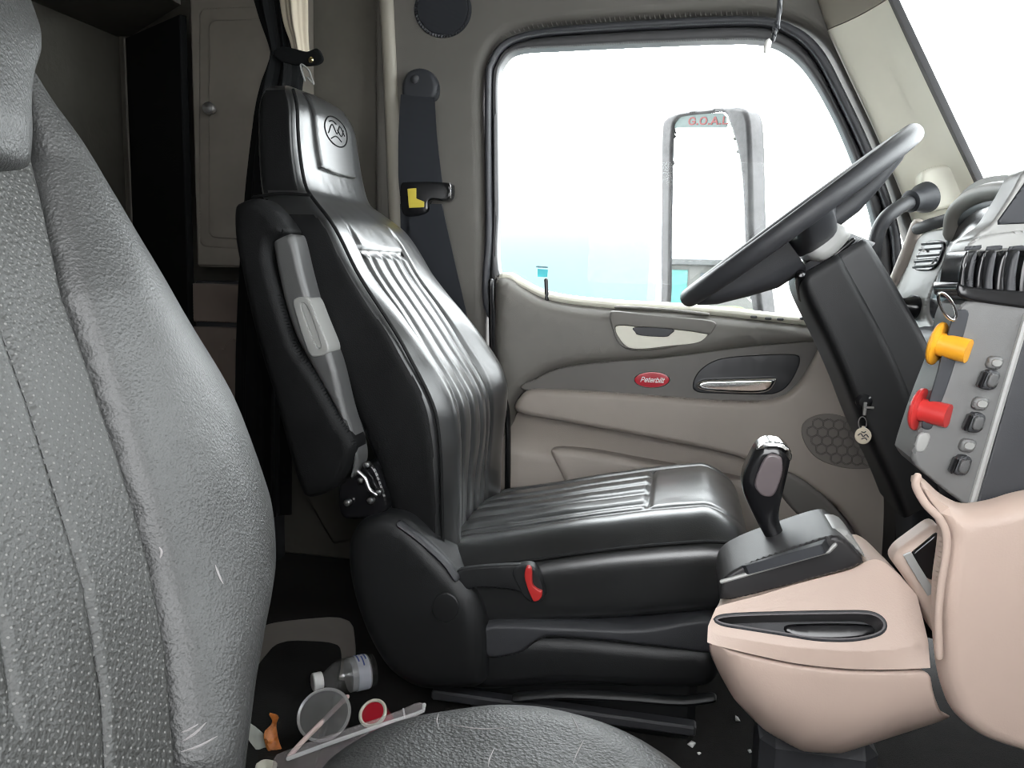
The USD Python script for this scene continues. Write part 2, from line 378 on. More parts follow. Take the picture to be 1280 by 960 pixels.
glass_mat('window_glass', (.96, .98, .98))
wa, wb_ = P(1110, -10, y=1.94), P(1228, 240, y=1.94); wd = wb_-wa
w0 = wa-wd*.45; w1 = wa+wd*1.15
gy = np.linspace(1.94, .10, 25)
g = sheet([[q + np.array([.22*(1-((y-1.02)/.92)**2), y-1.94, 0]) for y in gy] for q in (w0, (w0+w1)/2, w1)], .006, k=2)
one('window_1', g, MAT['window_glass'], 'raked windscreen above the dashboard', 'window', 'structure')
g = strap(np.array([w0, wa, wb_, w1])+np.array([0, -.005, 0]), .03, .014, (0, 1, 0))
one('trim_3', g, MAT['frame_dark'], 'dark rubber edge of the windscreen along the A-pillar', 'trim', 'structure')
ap = [((985, -110), (1030, -120), (1062, -120)), ((1035, 38), (1078, 18), (1112, -2)), ((1062, 95), (1112, 75), (1150, 76)), ((1095, 165), (1146, 148), (1184, 148)), ((1125, 235), (1176, 215), (1212, 210)), ((1152, 310), (1200, 288), (1240, 270)), ((1165, 380), (1215, 360), (1255, 345))]
ay = (2.045, 1.985, 1.935)
def apil(a, b):
    return sheet([[P(*r[0], y=ay[0]+.025), P(*r[0], y=ay[0]), P((r[0][0]+r[1][0])/2+1, (r[0][1]+r[1][1])/2, y=2.01), P(*r[1], y=ay[1]), P(*r[2], y=ay[2])] for r in ap[a:b]], .02)
one('trim_4', apil(1, 7), MAT['cream'], 'cream A-pillar cover leaning between door window and windscreen', 'trim', 'structure')
r = ap[1]; ap[1] = tuple((a-.3, b-1.2) for a, b in r)
one('trim_5', apil(0, 2), MAT['ridge'], 'greenish grey roof rail cover above the A-pillar seam', 'trim', 'structure')
# screw cover and boss at the foot of the A-pillar
t = Thing('pillar_boss', 'cream moulded cap at the foot of the A-pillar beside the grab handle', 'cap')
pa = PY(1.968)
t.add('cap', panel(pa, cr(pa.px([(1152, 218), (1180, 206), (1204, 214), (1209, 236), (1194, 256), (1162, 260)]), True, 6), .05, R=.008), MAT['cream'])
t.add('cap_ridge', tube(pa.p3([(1150, 232), (1156, 254)], .004), .003), MAT['cream']); t.done()

# ------------------------------------------------------------------ driver door
DY = 2.045
pd = PY(DY)
win = cr(pd.px([(624, 350), (620, 250), (619, 150), (619, 95), (626, 72), (645, 59), (700, 55), (800, 50), (900, 46), (955, 47), (988, 60), (1015, 87), (1045, 138), (1070, 195), (1092, 258), (1100, 300), (1103, 340), (1103, 420), (1000, 440), (860, 420), (690, 400)]), True, 6)
outer = cr(pd.px([(608, 395), (606, 280), (605, 110), (610, 75), (628, 50), (664, 37), (720, 30), (840, 22), (945, 19), (993, 31), (1028, 60), (1058, 115), (1093, 190), (1121, 270), (1130, 330), (1132, 450), (860, 450), (690, 430)]), True, 6)
mid = cr(pd.px([(616, 380), (613, 280), (612, 110), (617, 76), (633, 55), (666, 44), (720, 39), (840, 32), (945, 29), (985, 40), (1017, 67), (1047, 120), (1082, 195), (1110, 270), (1118, 330), (1120, 440), (860, 440), (690, 420)]), True, 6)
t = Thing('door_1', 'driver door with grey trim, red badge and chrome handle', 'door', kind='structure')
t.add('door_seal', panel(pd, outer, .05, R=.008, holes=[mid], ds=.006), MAT['seal'])
pf = PY(DY+.02)
t.add('window_frame', panel(pf, Polygon(mid, [win]), .05, R=.012, ds=.006), MAT['frame_dark'])
# body shell behind the trim
shell = np.vstack([pd.px([(612, 400), (1125, 440), (1155, 560), (1155, 775), (612, 800)])])
t.add('door_shell', panel(PY(DY+.035), ch(shell), .05, R=.01), MAT['taupe_dark'])
# upper trim: rounded lit sill along its top edge
up_px = [(612, 362), (616, 346), (634, 344), (655, 358), (690, 374), (760, 383), (860, 389), (1000, 404), (1090, 415), (1110, 432), (1030, 436), (940, 441), (830, 455), (760, 460), (700, 467), (668, 482), (648, 503), (640, 525), (634, 575), (612, 600)]
pu = PY(DY-.035)
t.add('upper_panel', panel(pu, cr(pu.px(up_px), True, 5), .088, R=.042, H=.075, ds=.008), MAT['taupe_dark'])
pacc = PY(DY-.030)
acc = [(655, 488), (672, 472), (705, 459), (760, 452), (830, 447), (940, 433), (1030, 428), (1020, 452), (1003, 478), (982, 500), (955, 508), (900, 506), (780, 497)]
t.add('accent_panel', panel(pacc, cr(pacc.px(acc), True, 5), .04, R=.004), MAT['taupe_mid'])
arm = [(640, 508), (656, 487), (700, 488), (780, 493), (900, 502), (958, 503), (985, 494), (1003, 476), (1018, 450), (1028, 430), (1062, 432), (1110, 440), (1140, 560), (1140, 760), (1098, 760), (1090, 715), (1078, 680), (1052, 640), (1000, 600), (960, 584), (900, 566), (800, 546), (700, 528), (645, 518)]
prm = PY(DY-.055)
t.add('armrest_panel', panel(prm, ch(prm.px(arm), True, 2), .06, R=.016, H=.02, ds=.006), MAT['taupe'])
# lower trim: scooped under the armrest, full again at its foot
low = [(634, 512), (700, 520), (800, 538), (900, 558), (960, 576), (1000, 592), (1052, 632), (1080, 675), (1095, 715), (1100, 790), (612, 800), (625, 600)]
armz = np.array(pd.px([(640, 516), (700, 528), (800, 546), (900, 566), (960, 584), (1000, 600), (1052, 640), (1090, 715)]))
def scoop(u, v):
    zz = np.interp(u, armz[:, 0], armz[:, 1]); d = np.clip((zz-v)/.085, 0, 1)
    return -.05+.080*d**1.15
t.add('lower_panel', panel(PY(DY-.02), ch(pd.px(low)), .05, R=.004, hfn=scoop, res=.015), MAT['taupe'])
pk = PY(DY-.062)
pocket = [(692, 562), (740, 566), (800, 577), (930, 602), (985, 622), (1030, 662), (1050, 712), (1050, 790), (740, 790), (722, 660), (704, 604), (690, 574)]
t.add('map_pocket', panel(pk, cr(pk.px(pocket), True, 5), .05, R=.02, H=.02), MAT['taupe'])
pe = PY(DY-.070)
t.add('pocket_end', panel(pe, cr(pe.px([(984, 592), (1008, 604), (1045, 636), (1070, 676), (1086, 718), (1040, 740), (1018, 672), (982, 628), (972, 606)]), True, 5), .05, R=.012), MAT['taupe_mid'])
# speaker grille of hexagonal mesh
mat('grille', (.17, .152, .137), .6); mat('grille_line', (.085, .078, .07), .6)
sg = cr(prm.px([(1003, 530), (1020, 519), (1046, 518), (1072, 530), (1088, 555), (1092, 580), (1082, 586), (1050, 584), (1020, 572), (1004, 550)]), True, 6)
gp = t.add('speaker_grille', panel(prm, sg, .01, R=.002, hfn=lambda u, v: 0*u+.0015), MAT['grille'], 'dark speaker grille')
sgp = Polygon(sg).buffer(-.002); c0 = np.array(sgp.centroid.coords[0]); bars = []
for i in range(-12, 13):
    for j in range(-12, 13):
        c = c0+np.array([(i+.5*(j % 2))*.0235, j*.0203])
        if sgp.buffer(.012).contains(Point(c)):
            h6 = np.array([(c[0]+.0122*math.cos(a), c[1]+.0122*math.sin(a)) for a in np.radians([30, 90, 150, 210, 270, 330])])
            for k in [k for k in range(6) if sgp.contains(Point(h6[k])) and sgp.contains(Point(h6[(k+1) % 6]))]: bars.append(cbox(prm.at((h6[k]+h6[(k+1) % 6])/2, .0015), (np.linalg.norm(h6[k]-h6[(k+1) % 6]), .002, .0012), .0003, axes=[prm.e1*(d := (h6[(k+1) % 6]-h6[k])/np.linalg.norm(h6[(k+1) % 6]-h6[k]))[0]+prm.e2*d[1], prm.n, np.cross(prm.e1*d[0]+prm.e2*d[1], prm.n)]))
t.add('grille_mesh', cat(*bars), MAT['grille_line'], parent=gp, smooth=False, kind='stuff')
# badge
bd = [(c := math.cos(a), s := math.sin(a)) and (815+22*c, 474.5+10*s+.0*c) for a in np.linspace(0, 2*np.pi, 40, endpoint=False)]
bp = t.add('badge', panel(pacc, pacc.px(bd), .01, R=.003, ds=.002, hfn=lambda u, v: 0*u+.004), MAT['red_enamel'], 'small red oval badge with pale script')
bo = pacc.px([(815, 474.5)])[0]
rim = pacc.at(pacc.px(bd), .0025)
t.add('badge_rim', tube(rim, .0011, 8, closed=True), MAT['chrome'], parent=bp)
t.add('lettering', letters('Peterbilt', .0125, pacc, bo, .0042, .0008, .35, .86), MAT['white_enamel'], parent=bp, smooth=False)
# handle: dark recess, chrome lever
hz = [(866, 482), (872, 466), (890, 452), (915, 446), (960, 443), (993, 443), (1000, 449), (996, 464), (984, 483), (968, 492), (940, 493), (900, 492), (872, 490)]
hb = t.add('handle_bezel', panel(pacc, cr(pacc.px(hz), True, 6), .012, R=.003, hfn=lambda u, v: 0*u+.003, ds=.004), MAT['handle_black'], 'dark blue-black handle recess')
lv = [(870, 480), (880, 473.5), (905, 472.5), (940, 471.5), (967, 471), (970, 475), (962, 487), (945, 491), (905, 490), (878, 487)]
t.add('handle_lever', panel(pacc, cr(pacc.px(lv), True, 6), .012, R=.009, H=.010, hfn=lambda u, v: 0*u+.02, ds=.003), MAT['chrome'], 'chrome lever')
# pull cup on the sill
pl_ = PY(DY-.037)
pc = [(762, 391), (775, 389), (830, 395), (890, 401), (892, 412), (884, 420), (862, 430), (820, 437), (790, 438), (774, 430), (766, 412)]
pc2 = [(770, 408), (800, 409), (845, 412), (880, 417), (884, 419), (872, 428), (840, 432), (795, 436), (778, 428)]
o_ = cr(pl_.px(pc), True, 5); i_ = cr(pl_.px(pc2), True, 5)
q = t.add('pull_handle', panel(pl_, o_, .02, R=.006, holes=[i_], ds=.005, hfn=lambda u, v: 0*u+.006), MAT['taupe_dark'])
t.add('pull_cup', panel(pl_, i_, .012, R=.001, hfn=lambda u, v: -.0*u+.0015, ds=.005), MAT['cream'], parent=q, label='pale scooped hollow of the pull handle')
t.add('cup_latch', panel(pl_, cr(pl_.px([(794, 409), (840, 411), (838, 418), (830, 421), (800, 419), (794, 415)]), True, 4), .008, R=.002, hfn=lambda u, v: 0*u+.004, ds=.003), MAT['charcoal'], parent=q, label='dark tab inside the hollow')
t.add('sill_rail', tube([P(770, 384, y=DY-.012), P(800, 385, y=DY-.02), P(840, 388, y=DY-.022), P(885, 393, y=DY-.012)], .007, up=(0, 0, 1), flat=.6), MAT['taupe_dark'])
t.add('sill_cap', tube(cr(np.array([P(a, b, y=DY+.022) for a, b in [(630, 347), (640, 347), (655, 356), (690, 371), (760, 380), (860, 386), (1000, 401), (1080, 411)]]), False, 6), .026, 16, flat=.5, up=(0, 0, 1)), MAT['cream'], 'pale window sill capping')  # cream strip added to paint the bright daylight along the sill
t.add('lock_pin', tube([P(684, 378, y=DY+.0), P(682.5, 350, y=DY+.0)], .0052), MAT['gloss_black'], 'black door lock pin on the sill')
for a, b in ((942, 396), (960, 398), (975, 399), (1004, 398)):
    t.add('sill_clip', cbox(P(a, b, y=DY+.0), (.016, .02, .006), .002), MAT['charcoal'])
t.done()
wg = PY(DY+.058)
t = Thing('window_2', 'driver door window, white with daylight', 'window', kind='structure')
t.add('pane', panel(wg, Polygon(win).buffer(.008), .004, R=.0005, ds=.01), MAT['window_glass'])
mat('decal_teal', (.05, .42, .5), .4); mat('decal_ink', (.03, .07, .10), .5)
wq = PY(DY+.0575)
dd = t.add('window_sticker', panel(wq, wq.px([(672, 336), (685, 337), (684, 346.5), (672, 346)]), .0003, R=.0001, ds=.003), MAT['decal_teal'], 'tiny teal sticker low on the glass')
t.add('sticker_print', cat(*[cbox(P(671+i*2.15, 333.4+.12*i, y=DY+.0572), (.0036, .0004, .0050 if i % 3 else .0036), .0002) for i in range(7)]), MAT['decal_ink'], parent=dd, smooth=False)
t.done()
# pale lower pillar cover and black strap between seat and door
plo = PY(2.03)
g = panel(plo, cr(plo.px([(595, 575), (612, 520), (622, 560), (629, 600), (632, 626), (600, 640), (585, 620)]), True, 5), .03, R=.01)
one('trim_6', g, MAT['taupe'], 'pale lower pillar cover showing between seat back and door', 'trim', 'structure')
g = tube(cr([P(a, b, y=1.985) for a, b in [(614, 352), (615, 420), (616, 476), (628, 492), (634, 520), (635, 570), (634, 640)]], False, 8), .011, flat=.7)
one('trim_7', g, MAT['gloss_black'], 'glossy black door seal strip along the rear edge of the door', 'trim', 'structure')

# ------------------------------------------------------------------ seats
def seat_rings(rows, m=160, p=6., hfn=None, pb=5.):
    """rows: (z, x_front, x_back, y_near, y_far). Level rings: rounded box with a shaped front face."""
    R = np.array(rows, float); out = []
    # ring parameter: dense on the front
    th = np.concatenate([np.linspace(-np.pi/2, np.pi/2, m, endpoint=False), np.linspace(np.pi/2, 1.5*np.pi, m//3, endpoint=False)])
    for z, xf, xb, y0, y1 in R:
        yc, hw, xc, hd = (y0+y1)/2, (y1-y0)/2, (xf+xb)/2, (xf-xb)/2
        c, s = np.cos(th), np.sin(th); q = np.where(c > 0, p, pb)
        k = (np.abs(c)**q+np.abs(s)**q)**(-1/q)
        x = xc+hd*c*k; y = yc+hw*s*k
        if hfn is not None: x = x+hfn((y-yc)/hw, np.full_like(y, z), y)*np.clip(c*k*1.6-.5, 0, 1)
        out.append(np.stack([x, y, np.full_like(x, z)], 1))
    return np.array(out)
def dense_rows(rows, n):
    R = np.array(rows, float); R = R[np.argsort(R[:, 0])]
    zz = np.linspace(R[0, 0], R[-1, 0], n)
    return np.stack([zz]+[PchipInterpolator(R[:, 0], R[:, i])(zz) for i in range(1, R.shape[1])], 1)
def groove(d, w): return np.exp(-(d/w)**2)
def sstep(a, b, x):
    t = np.clip((x-a)/(b-a), 0, 1); return t*t*(3-2*t)

# driver seat ------------------------------------------------------
SY = 1.62
drv = Thing('driver_seat', 'black leather driver seat with folded armrest and pleated cushion', 'seat')
prof = [(112, 366, 322, 1.475), (135, 371, 314, 1.462), (165, 372, 313, 1.455), (205, 376, 314, 1.448), (236, 383, 316, 1.44), (252, 394, 318, 1.415), (275, 412, 325, 1.388), (345, 449, 345, 1.372), (440, 508, 385, 1.37), (530, 547, 430, 1.37), (600, 552, 462, 1.37), (650, 553, 478, 1.375), (700, 554, 490, 1.38)]
rows = []
for py, f, b, yn in prof:
    q = P(f, py, y=yn); rows.append((q[2], q[0], P(b, py, y=yn)[0], yn, 2*SY-yn))
zt = rows[0][0]; x0, x1 = rows[0][1], rows[0][2]
rows += [(zt+.012, x0-.012, x1+.006, 1.495, 2*SY-1.495), (zt+.020, x0-.026, x1+.016, 1.53, 2*SY-1.53), (zt+.024, x0-.04, x1+.03, 1.57, 2*SY-1.57)]
zh = P(437, 314, y=1.42)[2]; zbot = rows[12][0]
def drv_face(a, z, y):
    bolster = (.028*groove(a+.80, .14)+.042*groove(a-.68, .24)*(1-.5*sstep(.66, .46, z)))*sstep(zh+.02, zh-.24, z)
    crown = -.012*a**2
    pleat = np.zeros_like(a)
    for k in (-.48, -.26, -.04, .18): pleat -= groove(a-k, .034)
    pleat = .0075*pleat*sstep(zh+.002, zh-.012, z)
    edge = -.010*(groove(a-.34, .03)+groove(a+.64, .03))*sstep(zh+.08, zh, z)
    head = -.010*groove(z-zh, .006)*(np.abs(a+.15) < .49)
    lumbar = .022*groove(z-(zbot+.25), .12)*(1-np.abs(a))
    wr = .004*(meshkit.fbm(np.stack([a*3, z*14, a*0+3], -1), 3)-.5)
    return bolster+crown+pleat+edge+head+lumbar+wr
back = loft(seat_rings(dense_rows(rows, 150), 240, 14., drv_face))
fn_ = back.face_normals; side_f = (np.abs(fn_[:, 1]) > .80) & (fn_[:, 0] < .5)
def sub(me, mask):
    u, inv = np.unique(me.faces[mask], return_inverse=True); return trimesh.Trimesh(np.array(me.vertices)[u], inv.reshape(-1, 3), process=False)
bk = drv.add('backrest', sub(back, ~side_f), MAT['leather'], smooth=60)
drv.add('side_panel', sub(back, side_f), MAT['leather_shaded'], 'matte side panels of the backrest', parent=bk, smooth=60)
# welt seam and stitches following the near front edge
seam = np.array([[r[1]-.002, r[3]+.006, r[0]] for r in dense_rows(rows[:13], 60)])
drv.add('piping', tube(seam, .0035, 8), MAT['leather_shaded'], parent=bk)
q = [P(a, b, y=1.43) for a, b in [(318, 247), (350, 242), (388, 244)]]
drv.add('piping', tube(cr(np.array(q), False, 6)-[0, .004, 0], .003, 8), MAT['leather_shaded'], parent=bk)
# logo patch on the head cushion
a0, b0 = P(404, 128, y=1.53), P(444, 222, y=1.60)
hx = lambda z: np.interp(z, [r[0] for r in sorted(rows)], [r[1] for r in sorted(rows)])
def head_pt(uv, w=0):
    uv = np.asarray(uv, float); z = uv[..., 1]
    return np.stack([hx(z)-.012*((uv[..., 0]-SY)/.17)**2+.001+np.asarray(w), uv[..., 0], z], -1)
zp0, zp1 = P(412, 212, y=1.54)[2], P(400, 118, y=1.56)[2]
pat = cr([(SY-.085, zp0+.02), (SY-.07, zp0), (SY+.07, zp0), (SY+.085, zp0+.02), (SY+.085, zp1-.02), (SY+.07, zp1), (SY-.07, zp1), (SY-.085, zp1-.02)], True, 5)
pat = pat[:, :]  # u = y, v = z
hpch = drv.add('head_patch', panel(None, pat, .004, R=.004, ds=.004, res=.01, hfn=lambda u, v: 0*u+.007, mp=head_pt), MAT['leather'], 'raised leather patch with an embossed oval emblem', parent=bk)
zc = (zp0+zp1)/2+.012
ov = np.array([(SY+.055*math.cos(a)+.0*math.sin(a), zc+.030*math.sin(a)) for a in np.linspace(0, 2*np.pi, 40, endpoint=False)])
em = [tube(head_pt(ov, .0072), .0016, 6, closed=True)]
for pts in ([(-.04, -.008), (-.02, .012), (0, -.004), (.018, .014), (.04, -.002)], [(-.03, -.018), (-.005, -.010), (.02, -.017)], [(-.03, .016), (-.015, .020), (0, .016)], [(.005, .004), (.022, -.006), (.036, .008)]):
    em.append(tube(head_pt(cr([(SY+a, zc+b) for a, b in pts], False, 5), .0072), .0014, 6))
drv.add('emblem', cat(*em), MAT['leather_shaded'], 'embossed oval emblem', parent=hpch)

# cushion
cpx = [(548, 716, 790), (560, 712, 790), (600, 707, 790), (640, 702, 790), (715, 691, 788), (790, 682, 784), (850, 677, 780), (890, 675, 776), (908, 676, 774)]
crow = []
for px_, top, bot in cpx:
    q = P(px_, top, y=1.36); crow.append((q[0], q[2], P(px_, bot, y=1.36)[2], 1.36))
xe, ze, zb_, _ = crow[-1]
crow += [(xe+.020, ze-.002, zb_+.004, 1.366), (xe+.034, ze-.010, zb_+.012, 1.38), (xe+.044, ze-.024, zb_+.026, 1.405), (xe+.049, ze-.044, zb_+.046, 1.45)]
crow = dense_rows(crow, 110)
th = np.concatenate([np.linspace(0, np.pi, 150, endpoint=False), np.linspace(np.pi, 2*np.pi, 50, endpoint=False)])
xpan = P(812, 630, y=1.6)[0]
rings = []
for x, zt_, zb2, yn in crow:
    hw = SY-yn; c, s = np.cos(th), np.sin(th); k = (np.abs(c)**6+np.abs(s)**6)**(-1/6.)
    y = SY-hw*c*k; a = -c*k
    f = sstep(crow[-1, 0]+.005, crow[-1, 0]-.09, x)
    zz = np.where(s > 0, zt_-.028*(1-np.clip(s*k, 0, 1)), 0)
    topm = np.clip(s*k*2-1, 0, 1)
    h = (.046*(1-np.abs(a)**2.2)+.014*groove(np.abs(a)-.76, .16))*f
    pl_k = np.zeros_like(a)
    for kk in (-.47, -.24, -.01, .22): pl_k -= groove(a-kk, .034)
    h = h+.0065*pl_k*sstep(xpan+.002, xpan-.012, x)-.009*groove(x-xpan, .005)*(np.abs(a) < .56)-.008*(groove(a-.60, .025)+groove(a+.60, .025))*f
    h = h+.004*(meshkit.fbm(np.stack([a*3+7, np.full_like(a, x*9), a*0], -1), 3)-.5)
    z = np.where(s > 0, zb2+(zt_-zb2)*(.5+.5*s*k), zb2+(zt_-zb2)*(.5+.5*s*k))+h*topm
    rings.append(np.stack([np.full_like(y, x), y, z], 1))
cu = drv.add('cushion', loft(rings), MAT['leather'], smooth=60)
sm_ = np.array([[r[0], r[3]+.003, r[1]-.004] for r in crow[:-8]])
drv.add('piping', tube(sm_, .0035, 8), MAT['leather_shaded'], parent=cu)
# skirt trims and pedestal
ps = PY(1.345)
trim_px = [(602, 782), (700, 781), (800, 784), (885, 772), (893, 800), (890, 820), (820, 812), (700, 800), (672, 805), (655, 818), (640, 823), (606, 824)]
drv.add('skirt_top', panel(ps, cr(ps.px(trim_px), True, 4), .5, R=.012, H=.02), MAT['charcoal'], 'dark grey moulded ledge under the cushion')
sk_px = [(600, 800), (700, 796), (820, 806), (893, 812), (893, 858), (840, 866), (700, 862), (600, 868), (560, 850)]
pk2 = PY(1.355)
drv.add('skirt', panel(pk2, cr(pk2.px(sk_px), True, 4), .48, R=.03), MAT['black_plastic'])
drv.add('skirt_lip', tube(cr([P(a, b, y=1.352) for a, b in [(645, 872), (700, 868), (780, 871), (850, 876), (890, 872)]], False, 6), .012, flat=.7), MAT['black_plastic'])
drv.add('pedestal', cbox((-.16, SY, .065), (.44, .40, .13), .015), MAT['black_plastic'])
drv.add('base_rail', cbox((P(700, 890, y=1.40)[0]-.0, 1.40, .045), (.50, .03, .02), .004), MAT['charcoal'], 'dark floor rail')
# round hinge cover
pc_ = PY(1.325)
cov = [(430, 690), (436, 668), (452, 651), (478, 645), (502, 650), (520, 665), (545, 692), (572, 722), (594, 752), (605, 790), (606, 835), (600, 862), (560, 868), (520, 866), (486, 846), (462, 812), (444, 770), (433, 728)]
cv = drv.add('side_cover', panel(pc_, cr(pc_.px(cov), True, 5), .09, R=.035, H=.03, ds=.006), MAT['black_plastic'], 'large rounded black plastic hinge cover')
capo = [(557+17*math.cos(a), 759+19*math.sin(a)) for a in np.linspace(0, 2*np.pi, 32, endpoint=False)]
drv.add('cover_cap', panel(pc_, pc_.px(capo), .008, R=.003, ds=.003, hfn=lambda u, v: 0*u+.003), MAT['black_plastic'], parent=cv)
drv.add('cover_edge', tube(cr([P(a, b, y=1.33) for a, b in [(500, 655), (528, 676), (556, 702), (570, 722)]], False, 6), .012, flat=.55), MAT['charcoal'], parent=cv)
# recliner bracket behind the backrest
pbk = PY(1.352)
br = drv.add('recline_bracket', panel(pbk, cr(pbk.px([(424, 600), (440, 590), (462, 578), (476, 604), (482, 640), (440, 650), (424, 640)]), True, 4), .04, R=.006), MAT['gloss_black'])
for a, b in ((459, 581), (474, 615), (435, 628), (452, 600), (464, 625)):
    q = P(a, b, y=1.345); drv.add('bolt', lathe([(.007, -.004), (.007, .004), (.005, .007), (.001, .008)], q, (0, -1, 0), 12), MAT['steel'], parent=br)
drv.add('recline_lever', tube(cr([P(a, b, y=1.34) for a, b in [(446, 588), (456, 598), (462, 612), (470, 618)]], False, 5), .004), MAT['steel'], parent=br)
# buckle on its stalk
drv.add('belt_stalk', panel(PY(1.338), ch(PY(1.338).px([(566, 722), (572, 712), (605, 708), (650, 706), (668, 708), (674, 745), (620, 735), (590, 735), (572, 745)])), .014, R=.004), MAT['black_plastic'])
pbu = PY(1.335)
bu = drv.add('buckle', panel(pbu, cr(pbu.px([(640, 713), (657, 706), (670, 712), (680, 742), (676, 752), (660, 752), (648, 735)]), True, 4), .02, R=.004, ds=.004), MAT['black_plastic'])
drv.add('release_button', panel(pbu, cr(pbu.px([(659, 707), (665, 710), (666, 728), (672, 735), (678, 738), (677, 747), (669, 751), (664, 745), (657, 725), (656, 715)]), True, 4), .012, R=.003, ds=.002, hfn=lambda u, v: 0*u+.006), MAT['red_plastic'], 'bright red release button', parent=bu)
q = P(567, 716, y=1.335); drv.add('seam_tag', cbox(q, (.012, .006, .008), .002), MAT['white_plastic'])
# folded armrest
paf = PY(1.305)
pad = [(289, 262), (296, 252), (318, 247), (338, 262), (352, 280), (357, 290), (346, 298), (336, 306), (336, 330), (350, 380), (366, 430), (392, 470), (420, 520), (438, 548), (441, 566), (432, 592), (416, 612), (396, 622), (381, 624), (372, 612), (360, 575), (340, 500), (316, 420), (298, 340), (290, 300)]
ar = drv.add('armrest', panel(paf, cr(paf.px(pad), True, 4), .06, R=.02, H=.02, ds=.006), MAT['leather_shaded'], 'padded armrest folded upright')
pac = PY(1.318)
core = [(339, 302), (346, 294), (360, 292), (367, 300), (378, 345), (394, 400), (415, 450), (430, 510), (443, 552), (446, 580), (436, 600), (440, 562), (424, 524), (394, 468), (368, 420), (352, 370)]
ac = drv.add('armrest_core', panel(pac, cr(pac.px(core), True, 4), .05, R=.012, ds=.004), MAT['core_grey'], 'grey plastic armrest frame')
ins = [(364, 376), (372, 371), (386, 371), (397, 400), (413, 438), (404, 445), (387, 447), (377, 420)]
pai = PY(1.314)
slot = pai.px([(374, 380), (382, 379), (402, 434), (396, 437)])
ii = drv.add('armrest_insert', panel(pai, ch(pai.px(ins), True, 2), .05, R=.003, ds=.003, holes=[ch(slot, True, 2)]), MAT['pale_grey'], 'pale grey clip with a slot', parent=ac)
drv.add('insert_slot', panel(pac, ch(slot, True, 2), .01, R=.001, ds=.003, hfn=lambda u, v: 0*u+.0012), MAT['silver_grey'], parent=ii)
drv.done()

# passenger seat ----------------------------------------------------
pas = Thing('passenger_seat', 'worn black leather passenger seat with perforated middle panel filling the left foreground', 'seat')
RK = .40
PP = Pl((-.3655, .44, .469), (1, 0, RK))
def onpp(px_, py): return PP.p3([(px_, py)])[0]
# silhouette and seam of the backrest as the photo shows them: y over height
sil = np.array([onpp(a, b) for a, b in [(352, 690), (345, 622), (318, 530), (250, 390), (205, 305), (165, 240), (130, 182), (100, 140), (78, 108)]])
sea = np.array([onpp(a, b) for a, b in [(224, 960), (211, 800), (190, 690), (160, 590), (125, 480), (85, 370), (60, 250), (47, 190)]])
ZS = lambda tab, z: np.interp(z, tab[np.argsort(tab[:, 2]), 2], tab[np.argsort(tab[:, 2]), 1])
PYC = .40
front_x = lambda z: PP.o[0]-RK*(z-PP.o[2])
prow = []
for z, yf in [(.30, .48), (.36, .515), (.42, .575), (.47, .645), (.52, .725), (.56, .79), (.61, .818), (.69, .822), (.81, .785), (.88, .757), (.93, .734), (.97, .712), (1.0, .688), (1.03, .672), (1.06, .65), (1.09, .61), (1.11, .55)]:
    prow.append((z, front_x(z), front_x(z)-.13, 2*PYC-yf, yf))
prow = dense_rows(prow, 170)
def pas_face(a, z, y):
    ys = ZS(sea, z); hw = np.interp(z, prow[:, 0], (prow[:, 4]-prow[:, 3])/2); yy = PYC+np.abs(y-PYC)
    t = np.clip((yy-ys)/np.maximum(PYC+hw-ys, .02), 0, 1); inside = yy < ys
    h = np.where(inside, -.008, .034*np.sin(np.pi*t**.8)**.8)
    h = h-.010*groove(yy-ys, .006)
    h = h+.006*(meshkit.fbm(np.stack([y*9, z*9, y*0+1], -1), 3)-.5)
    return h-.02*np.abs(a)**3
pbk_ = loft(seat_rings(prow, 260, 4.5, pas_face))
pb_ = pas.add('backrest', pbk_, MAT['leather_worn'], smooth=70)
# perforated middle panel with stitched pleats
mat('leather_perf', (.030, .031, .029), .44)
zz = np.linspace(.31, 1.075, 190); sq = np.linspace(0, 1, 150)
Y = np.stack([(2*PYC-ZS(sea, z))+(2*ZS(sea, z)-2*PYC)*sq for z in zz]); Z = np.repeat(zz[:, None], 150, 1)
yy = PYC+np.abs(Y-PYC); ys = np.repeat(np.array([ZS(sea, z) for z in zz])[:, None], 150, 1)
D = ys-yy
hgt = .010*np.clip(1-np.clip(D/.010, 0, 1), 0, 1)*-1+.004
for k in (.080, .155): hgt = hgt-.0035*groove(D-k, .0035)+.0016*groove(D-k-.03, .025)
hgt = hgt+.003*(meshkit.fbm(np.stack([Y*16, Z*16, Y*0+5], -1), 3)-.5)-.02*np.clip(np.abs((Y-PYC)/.36), 0, 1)**3
X = front_x(Z)+hgt
def grid_solid(G, th, nrm):
    n, m = G.shape[:2]; q = np.arange(n*m).reshape(n, m); o = n*m; f = []
    def qd(a, b, c, d): f.extend([np.stack([a, b, c], -1).reshape(-1, 3), np.stack([a, c, d], -1).reshape(-1, 3)])
    qd(q[:-1, :-1], q[:-1, 1:], q[1:, 1:], q[1:, :-1]); qd(q[:-1, :-1]+o, q[1:, :-1]+o, q[1:, 1:]+o, q[:-1, 1:]+o)
    qd(q[0, 1:], q[0, :-1], q[0, :-1]+o, q[0, 1:]+o); qd(q[-1, :-1], q[-1, 1:], q[-1, 1:]+o, q[-1, :-1]+o)
    qd(q[:-1, 0], q[1:, 0], q[1:, 0]+o, q[:-1, 0]+o); qd(q[1:, -1], q[:-1, -1], q[:-1, -1]+o, q[1:, -1]+o)
    me = trimesh.Trimesh(np.vstack([G.reshape(-1, 3), (G-np.array(nrm)*th).reshape(-1, 3)]), np.vstack(f), process=False)
    if me.volume < 0: me.invert()
    return me
G = np.stack([X, Y, Z], -1)
